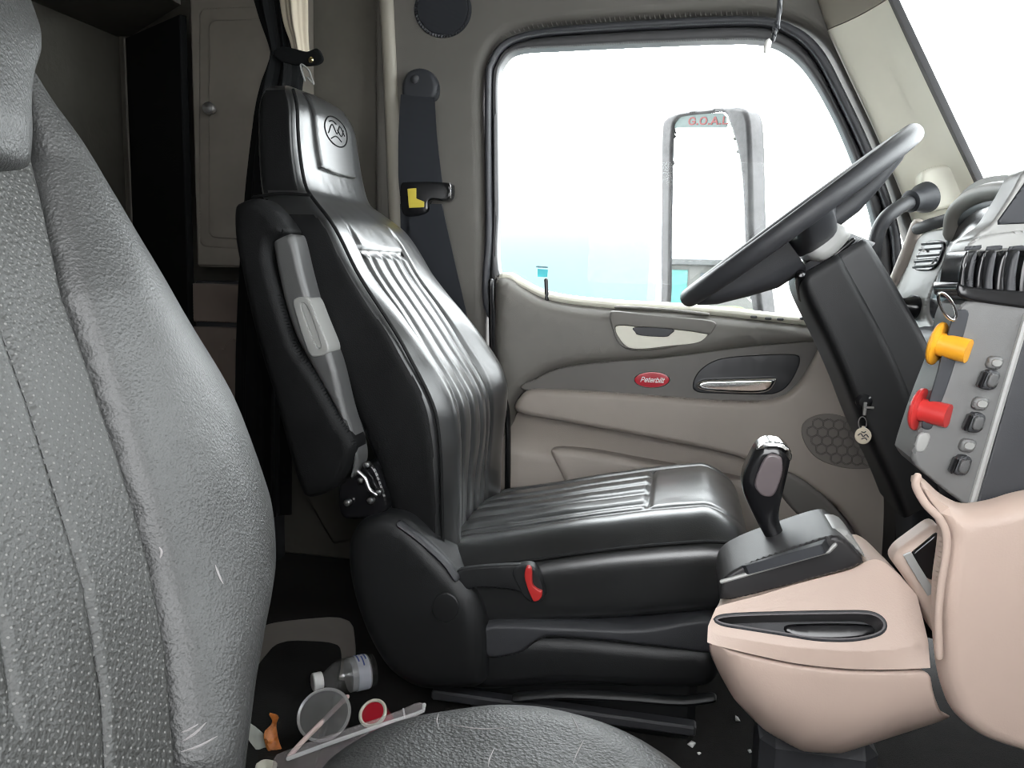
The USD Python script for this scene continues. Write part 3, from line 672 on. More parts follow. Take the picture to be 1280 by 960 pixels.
uv = np.stack([Y.ravel(), Z.ravel()*1.077], 1); uv = np.vstack([uv, uv])
nodes = {'p': ('principled_bsdf', dict(specular_ior_level=.5)), 'g': ('geometry', {}), 'uv': ('texture_coordinate', {}),
    'm': ('mapping', dict(rotation=(0, 0, .62), scale=(150., 150., 1.))), 'v': ('voronoi_texture', dict(dimensions='2D', scale=1., randomness=0., feature='f1')),
    'r': ('rgb_ramp', dict(ramp=[(0, (.13, .13, .125)), (.10, (.13, .13, .125)), (.17, (.026, .0265, .025)), (1, (.026, .0265, .025))])),
    'ro': ('rgb_ramp', dict(ramp=[(0, (.9, .9, .9)), (.13, (.9, .9, .9)), (.19, (.47, .47, .47)), (1, (.47, .47, .47))])),
    'l': ('voronoi_texture', dict(scale=250., feature='smooth_f1', smoothness=.6, detail=1.)), 'b': ('bump', dict(distance=.0005, strength=1.))}
MAT['leather_perf'] = usdkit.material(stage, '/World/Looks/leather_perf', nodes, [('uv.UV', 'm.vector'), ('m.vector', 'v.vector'), ('v.distance', 'r.fac'), ('v.distance', 'ro.fac'), ('r.color', 'p.base_color'), ('ro.color', 'p.roughness'), ('g.position', 'l.vector'), ('l.distance', 'b.height'), ('b.normal', 'p.normal')], surface='p.BSDF')
mp_ = pas.add('middle_panel', grid_solid(G, .012, (1, 0, RK)), MAT['leather_perf'], 'perforated middle panel dotted with pale holes', parent=pb_, uv=uv)
for sgn in (-1, 1):
    for k in (0., .080, .155):
        pth = [(front_x(z)+(-.0055 if k == 0 else .0008), PYC+sgn*(ZS(sea, z)-PYC-k), z) for z in np.linspace(.32, .93, 60)]
        if k: pas.add('stitching', cat(*[tube(np.array(pth[i:i+2])*.6+np.array(pth[i+1:i+3])*.4 if False else [np.array(pth[i]), np.array(pth[i])*.45+np.array(pth[i+1])*.55], .0007, 5) for i in range(0, 59)]), MAT['thread'], parent=mp_, smooth=False)
# head cushion in front of the shoulder line
hrow = []
for z, yf, dx in [(.925, .575, .0), (.930, .598, .02), (.942, .606, .034), (.965, .611, .044), (.99, .617, .050), (1.02, .634, .052), (1.05, .658, .052), (1.075, .670, .050), (1.11, .674, .048), (1.2, .67, .045), (1.27, .66, .04), (1.31, .62, .02), (1.325, .56, -.02)]:
    hrow.append((z, front_x(z)+dx, front_x(z)-.10, 2*PYC-yf, yf))
hrow = dense_rows(hrow, 90)
def head_face(a, z, y): return -.02*np.abs(a)**3+.006*(meshkit.fbm(np.stack([y*9, z*9, y*0+9], -1), 3)-.5)
pas.add('head_cushion', loft(seat_rings(hrow, 180, 5., head_face)), MAT['leather_worn'], smooth=70)
# cushion
pz = Pl((0, 0, .455), (0, 0, 1), up=(0, 1, 0))
far = pz.px([(360, 990), (385, 958), (430, 925), (490, 898), (560, 884), (640, 877), (710, 884), (780, 906), (840, 938), (890, 980)])
plan = np.vstack([far, pz.px([(950, 1040)]), [(-pz.at([(0, 0)])[0][0]*0+.0, 0)]][:2])
f3 = pz.at(plan)
x_lo, x_hi = f3[0][0], f3[-1][0]
ring = [(q[0], q[1]) for q in f3]+[(x_hi+.03, .40), (x_hi+.02, .24), (x_hi-.06, .12), (-.20, .10), (x_lo-.03, .12), (x_lo-.06, .30)]
ring = cr(ring, True, 6)
pz2 = Pl((0, 0, .475), (0, 0, 1), up=(0, 1, 0))
cring = [((np.array([a, b, .475])-pz2.o)@pz2.e1, (np.array([a, b, .475])-pz2.o)@pz2.e2) for a, b in ring]
def pcf(u, v): return .004*(meshkit.fbm(np.stack([u*12, v*12, u*0], -1), 3)-.5)
pc2_ = pas.add('cushion', panel(pz2, cring, .12, R=.055, H=.05, hfn=pcf, res=.012), MAT['leather_worn'], smooth=60)
sh = Polygon(cring).buffer(-.03)
pas.add('pedestal', panel(Pl((0, 0, .36), (0, 0, 1), up=(0, 1, 0)), sh.buffer(-.05), .36, R=.01), MAT['black_plastic'])
mat('scuff', (.20, .19, .19), .8)
def scuff(me, pts, r, parent):
    q = cr(np.array(pts, float), False, 5); out = []
    loc, ri, ti = me.ray.intersects_location(np.repeat(EYE[None], len(q), 0), np.array([ray(*p) for p in q]), multiple_hits=False)
    for i in np.argsort(ri): out.append(loc[i])
    if len(out) > 3:
        n = len(out); rad = r*np.sin(np.linspace(.25, np.pi-.25, n))
        pas.add('scuff_mark', tube(np.array(out), rad, 6, round_ends=False), MAT['scuff'], 'pale scuff on the leather', parent=parent)
for pts, r in [([(269, 706), (273, 718), (279, 730)], .0012), ([(226, 928), (242, 918), (258, 903)], .0012), ([(226, 940), (250, 932), (272, 920)], .0011), ([(226, 916), (236, 912), (248, 905)], .0010), ([(199, 684), (202, 690), (200, 698)], .0014)]:
    scuff(pbk_, pts, r, pb_)
cush_ = [p for p in pas.parts if p[0].endswith('/cushion')][0]
for pts, r in [([(549, 889), (546, 900), (548, 912)], .0007), ([(712, 890), (718, 902), (724, 914)], .0007), ([(618, 935), (612, 948), (610, 958)], .0007), ([(560, 905), (600, 911), (640, 909)], .0005), ([(730, 925), (722, 940), (716, 955)], .0006)]:
    scuff(cush_[1], pts, r, cush_[0])
pas.done()

# ------------------------------------------------------------------ seat belt and pillar speaker
bl = Thing('seat_belt', 'slate seat belt hanging on the pillar with a yellow tagged clip', 'seat belt')
pB = PY(2.02)
bl.add('anchor_cover', panel(pB, cr(pB.px([(502, 120), (502, 100), (510, 88), (524, 84), (539, 90), (546, 106), (543, 122), (530, 126), (512, 125)]), True, 5), .028, R=.012), MAT['slate'])
bl.add('anchor_bolt', lathe([(.011, 0), (.011, .004), (.007, .007), (.001, .008)], P(519, 99, y=2.02), (0, -1, 0), 20), MAT['charcoal'])
def web(L, R_, y0, y1):
    L = cr(np.array(L, float), False, 6); R_ = cr(np.array(R_, float), False, 6); n = len(L)
    ys_ = np.linspace(y0, y1, n)
    a = np.array([P(*L[i], y=ys_[i]) for i in range(n)]); b = np.array([P(*R_[i], y=ys_[i]) for i in range(n)])
    return sheet(np.stack([a, (a+b)/2, b], 1), .0025, k=2)
bl.add('webbing', web([(501, 118), (498, 170), (498, 220), (500, 245)], [(543, 122), (546, 170), (551, 215), (555, 240)], 2.015, 2.005), MAT['webbing'])
bl.add('webbing', web([(508, 255), (518, 320), (538, 400), (562, 440), (590, 478)], [(552, 255), (562, 300), (578, 370), (592, 430), (606, 486)], 2.004, 1.99), MAT['webbing'], 'belt strap angled towards the door')
bl.add('webbing', web([(500, 255), (502, 330), (508, 420), (524, 520)], [(530, 255), (548, 320), (578, 420), (600, 520)], 2.016, 2.014), MAT['webbing'])
cl = bl.add('height_clip', panel(PY(1.99), cr(PY(1.99).px([(500, 232), (512, 227), (558, 228), (564, 234), (563, 246), (556, 251), (536, 250), (534, 264), (518, 270), (502, 266)]), True, 4), .03, R=.006, ds=.004), MAT['gloss_black'], 'black comfort clip')
bl.add('clip_tag', panel(PY(1.988), PY(1.988).px([(509, 236), (520, 235), (520, 248), (530, 252), (530, 259), (511, 260)]), .004, R=.001, ds=.003), MAT['yellow_tag'], 'yellow tag', parent=cl)
bl.add('clip_wire', tube([P(562, 229, y=1.985), P(563.5, 236, y=1.983), P(563, 247, y=1.985)], .0016, 8), MAT['chrome'], parent=cl)
bl.done()
psk = PY(2.05-.006)
circ = [(553+36*math.cos(a), 11+36*math.sin(a)) for a in np.linspace(0, 2*np.pi, 48, endpoint=False)]
t = Thing('roof_speaker', 'round slate blue speaker cover above the seat belt', 'speaker')
t.add('rim', panel(psk, psk.px(circ), .012, R=.005, holes=[psk.px([(553+32*math.cos(a), 11+32*math.sin(a)) for a in np.linspace(0, 2*np.pi, 48, endpoint=False)])]), MAT['slate'])
t.add('mesh_cover', panel(psk, psk.px([(553+32*math.cos(a), 11+32*math.sin(a)) for a in np.linspace(0, 2*np.pi, 48, endpoint=False)]), .01, R=.003, hfn=lambda u, v: 0*u-.001), MAT['webbing']); t.done()

# ------------------------------------------------------------------ sleeper: soffit, closet, cabinets, curtain
c1, c2 = P(158, 43, y=2.1), P(232, 10, y=1.91)
sof = Polygon([(-1.64, -.05), (-1.64, 2.12), (c1[0], 2.12), (c2[0], c2[1]-.02), (c2[0], 1.2), (-1.35, -.05)])
g = trimesh.creation.extrude_polygon(sof, .05, engine='earcut'); g.apply_translation((0, 0, 1.5))
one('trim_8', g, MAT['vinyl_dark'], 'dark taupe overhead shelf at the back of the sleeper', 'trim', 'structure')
ct = Thing('closet', 'closet opening in the rear corner of the sleeper with its darkness made as a black slab', 'closet')
d = c2-c1; d[2] = 0; dl = np.linalg.norm(d); d /= dl; nn = np.cross(d, [0, 0, 1]); nn = nn if nn@(EYE-c1) > 0 else -nn
m_ = (c1+c2)/2
ct.add('door_leaf', cbox((m_[0], m_[1], .745), (dl-.03, .02, 1.48), .003, axes=[d, nn, (0, 0, 1)]), MAT['cloth_black'])  # black slab painted in for the unlit depth of the opening
q = c1+d*.008; ct.add('edge_strip', cbox((q[0], q[1], .745), (.008, .026, 1.48), .002, axes=[d, nn, (0, 0, 1)]), MAT['vinyl'])
ct.done()
CY = 1.91
cab = Thing('upper_cabinet', 'taupe sleeper cabinet with a round metal door knob', 'cabinet')
xl, xr = c2[0]+.003, P(350, 200, y=CY)[0]; zb = P(240, 333, y=CY)[2]
cab.add('body', cbox(((xl+xr)/2, CY+.105, (zb+1.9)/2), (xr-xl, .19, 1.9-zb), .006), MAT['wood_taupe'])
pcab = PY(CY+.008)
dz = pcab.px([(248, 9), (345, 6), (345, 316), (248, 309)])
dr = cab.add('cabinet_door', panel(pcab, Polygon(dz).buffer(-.02).buffer(.02), .016, R=.006), MAT['wood_taupe'])
dz2 = pcab.px([(262, 26), (345, 24), (345, 302), (262, 297)])
cab.add('door_inlay', panel(PY(CY+.002), Polygon(dz2).buffer(-.02).buffer(.02), .008, R=.003), MAT['wood_taupe'], parent=dr)
q = P(266, 137, y=CY-.004)
cab.add('knob', lathe([(.010, 0), (.010, .006), (.013, .010), (.016, .018), (.014, .024), (.006, .027), (.001, .028)], q, (0, -1, 0), 24), MAT['steel'], 'round metal knob', parent=dr)
cab.done()
low_ = Thing('lower_cabinet', 'brown lower sleeper cabinet with two drawer fronts', 'cabinet')
xl2, xr2 = P(238, 380, y=CY)[0], P(306, 380, y=CY)[0]; zt2 = P(240, 351, y=CY)[2]
low_.add('body', cbox(((xl2+xr2)/2, CY+.11, zt2/2), (xr2-xl2, .18, zt2), .005), MAT['charcoal'])
pl2 = PY(CY+.004)
mat('drawer_brown', (.17, .135, .115), .5, vary=.08, vscale=8)
for a in ([(240, 354), (301, 356), (303, 404), (241, 402)], [(241, 408), (303, 410), (306, 640), (250, 640)]):
    w_ = low_.add('drawer', panel(pl2, pl2.px(a), .018, R=.004), MAT['drawer_brown'])
low_.add('drawer_inlay', panel(PY(CY+.001), cr(PY(CY+.001).px([(272, 446), (278, 437), (297, 434), (299, 600), (272, 600)]), True, 3), .006, R=.003), MAT['drawer_brown'], parent=w_)
low_.done()
# curtain bundle: dark outer cloth, beige lining, strap with a snap
cu_ = Thing('curtain', 'dark and beige sleeper curtain gathered by a black strap', 'curtain')
def drape(cx, wdt, y0, dep, folds, seed, zlo=None):
    """cx: (px, py) centre line; gathers to the given half widths; folded closed section."""
    rings = []
    cxs = cr(np.array([(a, b, c) for (a, b), c in zip(cx, wdt)], float), False, 8)
    th = np.linspace(0, 2*np.pi, 90, endpoint=False)
    for i, (a, b, w) in enumerate(cxs):
        c = P(a, b, y=y0); e = abs(P(a+w, b, y=y0)[0]-c[0]); r = 1+.16*np.sin(folds*th+seed)+.08*np.sin(2*folds*th+1.3*seed)
        rings.append(np.stack([c[0]+e*np.cos(th)*r, c[1]+dep*np.sin(th)*r*min(1, e/.03+.3), np.full(90, c[2])], 1))
    return loft(rings)
CYY = 1.80
cu_.add('dark_drape', drape([(325, -160), (338, -40), (348, 20), (356, 62), (358, 78)], (26, 22, 17, 11, 11), CYY, .05, 7, .4), MAT['cloth_black'])
cu_.add('dark_drape', drape([(357, 74), (356, 90), (352, 110), (346, 150), (338, 260), (332, 420), (330, 640)], (11, 15, 18, 20, 24, 27, 28), CYY, .05, 7, 1.4), MAT['cloth_black'])
cu_.add('beige_lining', drape([(366, -160), (367, -40), (370, 20), (375, 52), (377, 66)], (15, 15, 13, 9, 8), CYY-.03, .025, 5, 2.2), MAT['cloth_beige'], 'beige curtain lining')
pst = PY(CYY-.062)
sp = cu_.add('strap', panel(pst, cr(pst.px([(342, 66), (350, 58), (366, 60), (383, 64), (396, 60), (403, 73), (397, 80), (382, 82), (364, 80), (350, 76)]), True, 4), .008, R=.003, ds=.004), MAT['cloth_black'], 'black tie strap')
cu_.add('snap', lathe([(.0065, 0), (.0065, .002), (.004, .0045), (.001, .005)], P(389, 75, y=CYY-.062), (0, -1, 0), 20), MAT['brass'], 'brass snap', parent=sp)
bw = PY(CYY-.064)
cu_.add('wire_clip', tube(cr([bw.p3([q])[0] for q in [(381, 101), (376, 84), (378, 81), (386, 88), (389, 96), (392, 105), (385, 97)]], False, 6), .0022, 8), MAT['pale_grey'], 'pale bent wire clip', parent=sp)
cu_.done()

# ------------------------------------------------------------------ steering wheel and column
WY = 1.50
A_, B_ = P(856, 376, y=WY), P(1141, 166, y=WY); C_ = (A_+B_)/2; u_ = (B_-A_)/np.linalg.norm(B_-A_); RW = np.linalg.norm(B_-A_)/2-.010
v_ = np.array([0, 1., 0]); n_ = np.cross(u_, v_); n_ = n_ if n_[2] < 0 else -n_      # n_: away from the driver
sw = Thing('steering_wheel', 'black steering wheel seen nearly edge-on before the driver window', 'steering wheel')
th = np.linspace(0, 2*np.pi, 120, endpoint=False)
ringp = C_+RW*(np.cos(th)[:, None]*u_+np.sin(th)[:, None]*v_)
sw.add('rim', tube(ringp, .0165, 20, closed=True), MAT['charcoal'], smooth=60)
def ell(c, e1, e2, a, b, n=28, p=2.6):
    t_ = np.linspace(0, 2*np.pi, n, endpoint=False); cc, ss = np.cos(t_), np.sin(t_)
    k = (np.abs(cc)**p+np.abs(ss)**p)**(-1/p)
    return c+np.outer(a*cc*k, e1)+np.outer(b*ss*k, e2)
sw.add('hub', loft([ell(C_+n_*d_, u_, v_, a, b) for d_, a, b in [(-.012, .03, .03), (-.008, .06, .06), (.005, .070, .07), (.025, .066, .066), (.042, .054, .054), (.052, .035, .035)]]), MAT['charcoal'])
def spoke(dirv, wid, end, h0, h1):
    side = np.cross(dirv, n_); rr = []
    for f, ww, hh, off in [(.04, wid*1.3, h0, .035), (.09, wid*1.15, h0*.95, .035), (.14, wid, h0*.7, .028), (.19, wid*.9, h1*1.4, .014), (end, wid*.85, h1, .002)]:
        rr.append(ell(C_+dirv*f+n_*off, side, n_, ww, hh, 24, 3.))
    return loft(rr)
sw.add('spoke', spoke(-u_, .07, RW-.004, .046, .018), MAT['charcoal'], smooth=60)
sw.add('spoke', spoke(v_, .032, RW-.004, .026, .010), MAT['charcoal'], smooth=60)
sw.add('spoke', spoke(-v_, .032, RW-.004, .026, .010), MAT['charcoal'], smooth=60)
sw.add('spoke', spoke(u_, .03, RW-.004, .020, .009), MAT['charcoal'], smooth=60)
sw.done()
col = Thing('steering_column', 'dark steering column shroud with ignition key below the wheel', 'steering column')
L = np.array([(1000, 345), (1006, 372), (1035, 432), (1058, 484), (1080, 540), (1112, 606), (1130, 650)], float); Rr = np.array([(1084, 296), (1096, 312), (1132, 372), (1160, 424), (1182, 478), (1198, 545), (1208, 600)], float)
def col_part(f0, f1, y0, y1, trim=0):
    rr = []
    LL, RR_ = cr(L, False, 5), cr(Rr, False, 5)
    for i in range(trim, len(LL)):
        a = LL[i]*(1-f0)+RR_[i]*f0; b = LL[i]*(1-f1)+RR_[i]*f1
        p, q = P(*a, y=y0), P(*b, y=y0); c = (p+q)/2; c[1] = (y0+y1)/2; e = (q-p)/2; el = np.linalg.norm(e)
        s = 1. if i > trim+2 else (.93, .97, .99)[i-trim]
        rr.append(ell(c, e/el, v_, el*s, (y1-y0)/2*s, 48, 9.))
    return loft(rr)
col.add('lower_shroud', col_part(.0, .64, 1.42, 1.62), MAT['column_black'], smooth=40)
col.add('upper_shroud', col_part(.48, 1., 1.425, 1.615), MAT['column_grey'], smooth=40)
q0, q1 = C_+n_*.07, P(1045, 335, y=1.52)
col.add('shaft_cover', loft([ell(q0+(q1-q0)*f, u_, v_, .055*(1+.3*f), .06*(1+.3*f), 28, 3.) for f in (0, .3, .7, 1)]), MAT['charcoal'])
pod = PY(1.405)
col.add('switch_pod', panel(pod, ch(pod.px([(1004, 302), (1034, 272), (1060, 283), (1068, 293), (1046, 318), (1028, 328), (1010, 322)]), True, 2), .12, R=.014), MAT['silver_grey'], 'pale grey switch pod under the wheel')  # paler than the hub: light from the windscreen put into its colour
col.add('tilt_lever', tube([P(1040, 322, y=1.44), P(1052, 312, y=1.44), P(1066, 300, y=1.44)], [.006, .005, .004]), MAT['gloss_black'])
col.add('turn_stalk', tube([P(1004, 372, y=1.5), P(1000, 352, y=1.45), P(1001, 344, y=1.43)], .009), MAT['gloss_black'])
kl = P(1080, 502, y=1.418)
kk = col.add('ignition_lock', lathe([(.013, 0), (.013, .010), (.009, .014), (.001, .015)], kl+np.array([0, .008, 0]), (0, -1, 0), 24), MAT['gloss_black'])
col.add('key', cat(cbox(P(1081, 511, y=1.395), (.006, .003, .022), .001), cbox(P(1087, 509.5, y=1.392), (.014, .002, .004), .001)), MAT['steel'], parent=kk)
rg = [P(1078+5*math.cos(a), 529+8*math.sin(a), y=1.393) for a in np.linspace(0, 2*np.pi, 20, endpoint=False)]
col.add('key_ring', tube(rg, .0009, 6, closed=True), MAT['steel'], parent=kk)
ptag = PY(1.392)
kt = [(1079+10.5*math.cos(a), 545+10.5*math.sin(a)) for a in np.linspace(0, 2*np.pi, 32, endpoint=False)]
col.add('key_tag', cat(panel(ptag, ptag.px(kt), .003, R=.001, ds=.003), panel(ptag, ptag.px([(1077.5, 533), (1081, 533), (1081, 537), (1077.5, 537)]), .003, R=.0008, ds=.002)), MAT['cloth_beige'], 'round pale key tag', parent=kk)
zt_ = ptag.px([(1079, 545)])[0]
em = [tube(ptag.at(cr([zt_+np.array(a) for a in pts], False, 4), .0006), .0009, 6) for pts in ([(-.008, .001), (-.004, .004), (0, -.001), (.004, .003), (.008, -.001)], [(-.002, -.005), (.003, -.003), (.006, -.006)], [(-.003, .007), (.001, .006), (.003, .008)])]
col.add('tag_mark', cat(*em), MAT['charcoal'], parent=kk, smooth=False)
col.done()

# ------------------------------------------------------------------ dashboard
da = Thing('dashboard', 'grey dashboard with air vent, gauge hood and dark knee panel', 'dashboard')
pv = through(P(1150, 292, y=1.90), P(1205, 280, y=1.74), P(1135, 385, y=1.88))
da.add('vent_panel', panel(pv, cr(pv.px([(1150, 293), (1185, 284), (1200, 280), (1194, 294), (1180, 326), (1163, 364), (1156, 390), (1170, 420), (1150, 424), (1116, 372), (1134, 330)]), True, 4), .05, R=.006), MAT['silver_grey'], 'silver grey end panel')
da.add('edge_roll', tube(pv.p3(cr([(1147, 282), (1136, 312), (1122, 346), (1110, 376), (1112, 400)], False, 6), .0), .015, flat=1.), MAT['taupe'])
da.add('top_lip', tube(np.array([P(1148, 286, y=1.90), P(1165, 280, y=1.87), P(1186, 274, y=1.83)]), .013), MAT['charcoal'])
vt = da.add('air_vent', panel(pv, ch(pv.px([(1156, 302), (1186, 300), (1172, 338), (1146, 339), (1144, 332)]), True, 2), .03, R=.002, ds=.004, res=.01, hfn=lambda u, v: 0*u+.005), MAT['gloss_black'], 'black air vent with slats')
for a, b in (((1155, 306), (1183, 304)), ((1152, 313), (1180, 311)), ((1149, 321), (1177, 319)), ((1146, 328), (1174, 326)), ((1144, 335), (1171, 333))):
    da.add('vent_slat', strap(pv.p3([a, b], .0055), .0045, .002, pv.n*.5+pv.e2*.85), MAT['charcoal'], parent=vt)
da.add('vent_frame', cat(tube(pv.p3([(1146, 333), (1172, 331)], .006), .0012, 6), tube(pv.p3([(1145, 325), (1175, 323)], .006), .0012, 6), tube(pv.p3([(1174, 322), (1166, 333)], .006), .0012, 6)), MAT['silver_grey'], parent=vt)
da.add('vent_tab', cbox(pv.p3([(1160, 314)], .010)[0], (.006, .006, .006), .002), MAT['white_plastic'], parent=vt)
da.add('headlamp_knob', lathe([(.026, 0), (.026, .010), (.018, .022), (.016, .034), (.001, .036)], pv.p3([(1146, 385)], .004)[0], pv.n, 28), MAT['gloss_black'])
pg = through(P(1192, 300, y=1.74), P(1300, 245, y=1.36), P(1165, 400, y=1.74))
da.add('gauge_face', panel(pg, ch(pg.px([(1190, 288), (1212, 262), (1250, 246), (1310, 246), (1330, 330), (1240, 360), (1206, 400), (1186, 412), (1160, 402), (1160, 372), (1176, 330)])), .04, R=.01), MAT['gloss_black'], 'dark gauge binnacle')
hp_ = np.array([P(a, b, y=y) for a, b, y in [(1192, 292, 1.76), (1195, 270, 1.74), (1208, 254, 1.70), (1232, 242, 1.62), (1260, 238, 1.52), (1295, 240, 1.42), (1340, 250, 1.34)]])
da.add('gauge_hood', tube(cr(hp_, False, 6), .020, 18, flat=.8), MAT['taupe_dark'], 'grey brown hood over the gauges', smooth=60)
hp2 = hp_+np.array([.012, .02, -.020])
da.add('gauge_hood', tube(cr(hp2, False, 6), .017, 18), MAT['slate'], smooth=60)
da.add('dash_top', sheet([[P(1195, 262, y=1.80), P(1230, 236, y=1.66), P(1300, 236, y=1.42), P(1400, 250, y=1.2)], [P(1195, 262, y=1.80)+[.25, 0, .0], P(1230, 236, y=1.66)+[.3, 0, 0], P(1300, 236, y=1.42)+[.3, 0, 0], P(1400, 250, y=1.2)+[.3, 0, 0]]], .02), MAT['taupe_dark'])
da.done()
kn = Thing('knee_panel', 'dark knee panel and dash underside behind the steering column', 'panel')
pk_ = PY(1.80)
kn.add('panel_face', panel(pk_, ch(pk_.px([(1062, 430), (1082, 545), (1116, 604), (1122, 640), (1120, 700), (1112, 800), (1400, 830), (1400, 410), (1165, 420)])), .12, R=.02), MAT['black_plastic'], 'dark knee panel')
kn.add('knee_fill', panel(PY(1.645), ch(PY(1.645).px([(1162, 420), (1190, 412), (1320, 400), (1400, 400), (1400, 780), (1150, 780), (1140, 640)])), .15, R=.02), MAT['slate'], 'dark dash underside')
kn.done()
# the rest of the dashboard, towards the passenger door
pdh = Thing('dashboard_wing', 'dark passenger side dashboard running to the right of the switch console', 'dashboard')
def dash_prof(y, s=1.):
    q = cr(np.array([(.47, .30), (.445, .45), (.44, .62), (.46, .76), (.52, .845), (.62, .875), (.99, .885), (1.0, .84), (1.0, .32)], float), True, 5)
    c = q.mean(0); q = c+(q-c)*s
    return np.stack([q[:, 0], np.full(len(q), y), q[:, 1]], 1)
pdh.add('dash_body', loft([dash_prof(y, s_) for y, s_ in ((-.045, .97), (-.035, 1.), (.92, 1.), (.935, .97))]), MAT['taupe_mid'])
pdh.add('glove_box', cbox((.440, .40, .56), (.02, .44, .22), .008, axes=[(.999, 0, -.03), (0, 1, 0), (.03, 0, .999)]), MAT['beige'])
pdh.add('glove_latch', cbox((.428, .40, .63), (.012, .07, .02), .004), MAT['gloss_black'])
pdh.done()
g = panel(Pl((.9, 1.45, .90), (0, 0, 1), up=(0, 1, 0)), [(-.15, -.50), (.15, -.50), (.15, .55), (-.15, .55)], .03, R=.008)
one('dash_shelf', g, MAT['taupe_dark'], 'flat dash top shelf under the windscreen ahead of the gauge hood', 'dashboard')
# grab handle on the A-pillar
gh = Thing('grab_handle', 'black curved grab handle on the A-pillar beside the steering column', 'handle')
gp_ = cr(np.array([P(a, b, y=y) for a, b, y in [(1140, 252, 1.93), (1126, 258, 1.90), (1108, 272, 1.88), (1097, 292, 1.88), (1093, 320, 1.88), (1098, 352, 1.90), (1112, 385, 1.955), (1128, 402, 2.03)]]), False, 8)
gh.add('grip', tube(gp_, .0155, 18), MAT['charcoal'], smooth=60)
q = P(1141, 251, y=1.93); d3 = np.array(P(1160, 246, y=1.96))-q
gh.add('mount', lathe([(.018, -.012), (.024, -.008), (.024, .012), (.032, .03), (.034, .045)], q, d3, 28), MAT['slate'], 'grey mounting collar'); gh.done()

# centre switch stack ------------------------------------------------
SYY = 1.0
st = Thing('centre_stack', 'grey dash console with rocker switches, sockets and brake valves', 'dash console')
p1 = PY(SYY)
body = [(1196, 383), (1216, 373), (1260, 377), (1330, 382), (1330, 640), (1283, 620), (1250, 629), (1212, 636), (1175, 609), (1137, 577), (1144, 552), (1160, 505), (1186, 440)]
st.add('body', panel(p1, ch(p1.px(body), True, 1), .075, R=.004), MAT['dash_grey'])
e0, e1 = p1.px([(1283, 395)])[0], p1.px([(1213, 634)])[0]
st.add('rib', tube(p1.at(np.array([e0, e1]), .001), .004, 8), MAT['silver_grey'])
st.add('rear_skin', panel(PY(SYY-.002), PY(SYY-.002).px([(1285, 402), (1330, 402), (1330, 632), (1284, 619), (1252, 627), (1221, 633)]), .004, R=.002), MAT['charcoal'], 'darker rear half of the side')
# dark strip on the driver-facing edge that carries the valves
fx0, fx1 = P(1215, 373, y=SYY), P(1140, 576, y=SYY)
fx0b = P(1212, 378, y=SYY); fx1b = P(1150, 548, y=SYY)
fd = (fx0b-fx1b)/np.linalg.norm(fx0b-fx1b); fn = np.array([-fd[2], 0, fd[0]])
pfc = Pl((fx0b+fx1b)/2+np.array([0, .037, 0]), fn, up=fd)
ln = np.linalg.norm(fx0b-fx1b)/2
def fq(a0, a1, w=.03): return [(-w, a0*ln), (w, a0*ln), (w, a1*ln), (-w, a1*ln)]
ps2 = PY(SYY-.0015)
st.add('edge_strip', panel(ps2, ch(ps2.px([(1193, 388), (1213, 386), (1207, 412), (1196, 448), (1183, 488), (1170, 520), (1165, 538), (1150, 536), (1162, 500), (1178, 444)]), True, 1), .003, R=.001, ds=.004), MAT['slate'], 'dark strip behind the brake valves')
st.add('edge_foot', panel(ps2, ch(ps2.px([(1149, 540), (1165, 542), (1160, 560), (1153, 567), (1143, 563)]), True, 1), .004, R=.002, ds=.004), MAT['silver_grey'])
# each brake valve: flange, stem
def valve(name, px_a, px_b, m, label):
    a, b = P(*px_a, y=SYY-.006), P(*px_b, y=SYY+.009); L_ = np.linalg.norm(b-a); ax = (b-a)/L_
    t = Thing(name, label, 'knob')
    t.add('stem', lathe([(.0138, -.004), (.0138, L_)], a, ax, 28), m)
    e = np.cross(ax, [0, 1, 0]); e /= np.linalg.norm(e); f = np.cross(ax, e)
    oct_ = lambda r, h: np.array([b+ax*h+r*(math.cos(k)*e+math.sin(k)*f) for k in np.radians(np.arange(7.5, 367.5, 15))])
    t.add('flange', loft([oct_(.022, -.001), oct_(.0255, .0005), oct_(.0255, .0035), oct_(.0235, .0055)]), m); t.done()
st.add('valve_plate', cbox((fx0b+fx1b)/2+np.array([0, .037, 0])+fn*.001, (.004, .05, 2*ln*.86), .001, axes=[fn, (0, 1, 0), fd]), MAT['slate'], 'dark plate behind the brake valves')
# sockets with flip caps on the side
for k, (a, b) in enumerate([(1242, 453), (1235, 474), (1224, 504), (1217, 527), (1208, 556), (1200, 580)]):
    dk = k % 2; hw, hh = (10, 13) if dk else (10, 9); sl = .28
    def quad_(x, y, i=0): return [(x-hw+i+sl*(hh-i), y-hh+i), (x+hw-i+sl*(hh-i), y-hh+2+i), (x+hw-i-sl*(hh-i), y+hh-i), (x-hw+i-sl*(hh-i), y+hh-2-i)]
    o = st.add('socket', panel(p1, ch(p1.px(quad_(a, b)), True, 1), .004, R=.003, ds=.004, hfn=lambda u, v: 0*u+(.011 if dk else .007)), MAT['charcoal' if dk else 'dash_grey'])
    st.add('socket_cap', panel(p1, ch(p1.px(quad_(a+1, b, 3.5)), True, 1), .003, R=.002, ds=.003, hfn=lambda u, v: 0*u+(.0145 if dk else .0092)), MAT['core_grey' if dk else 'pale_grey'], parent=o)
    if dk: st.add('socket_hinge', cbox(p1.p3([(a-hw-1, b-1)], .008)[0], (.005, .012, .020), .002, axes=[(.96, 0, -.27), (0, 1, 0), (.27, 0, .96)]), MAT['gloss_black'], parent=o)
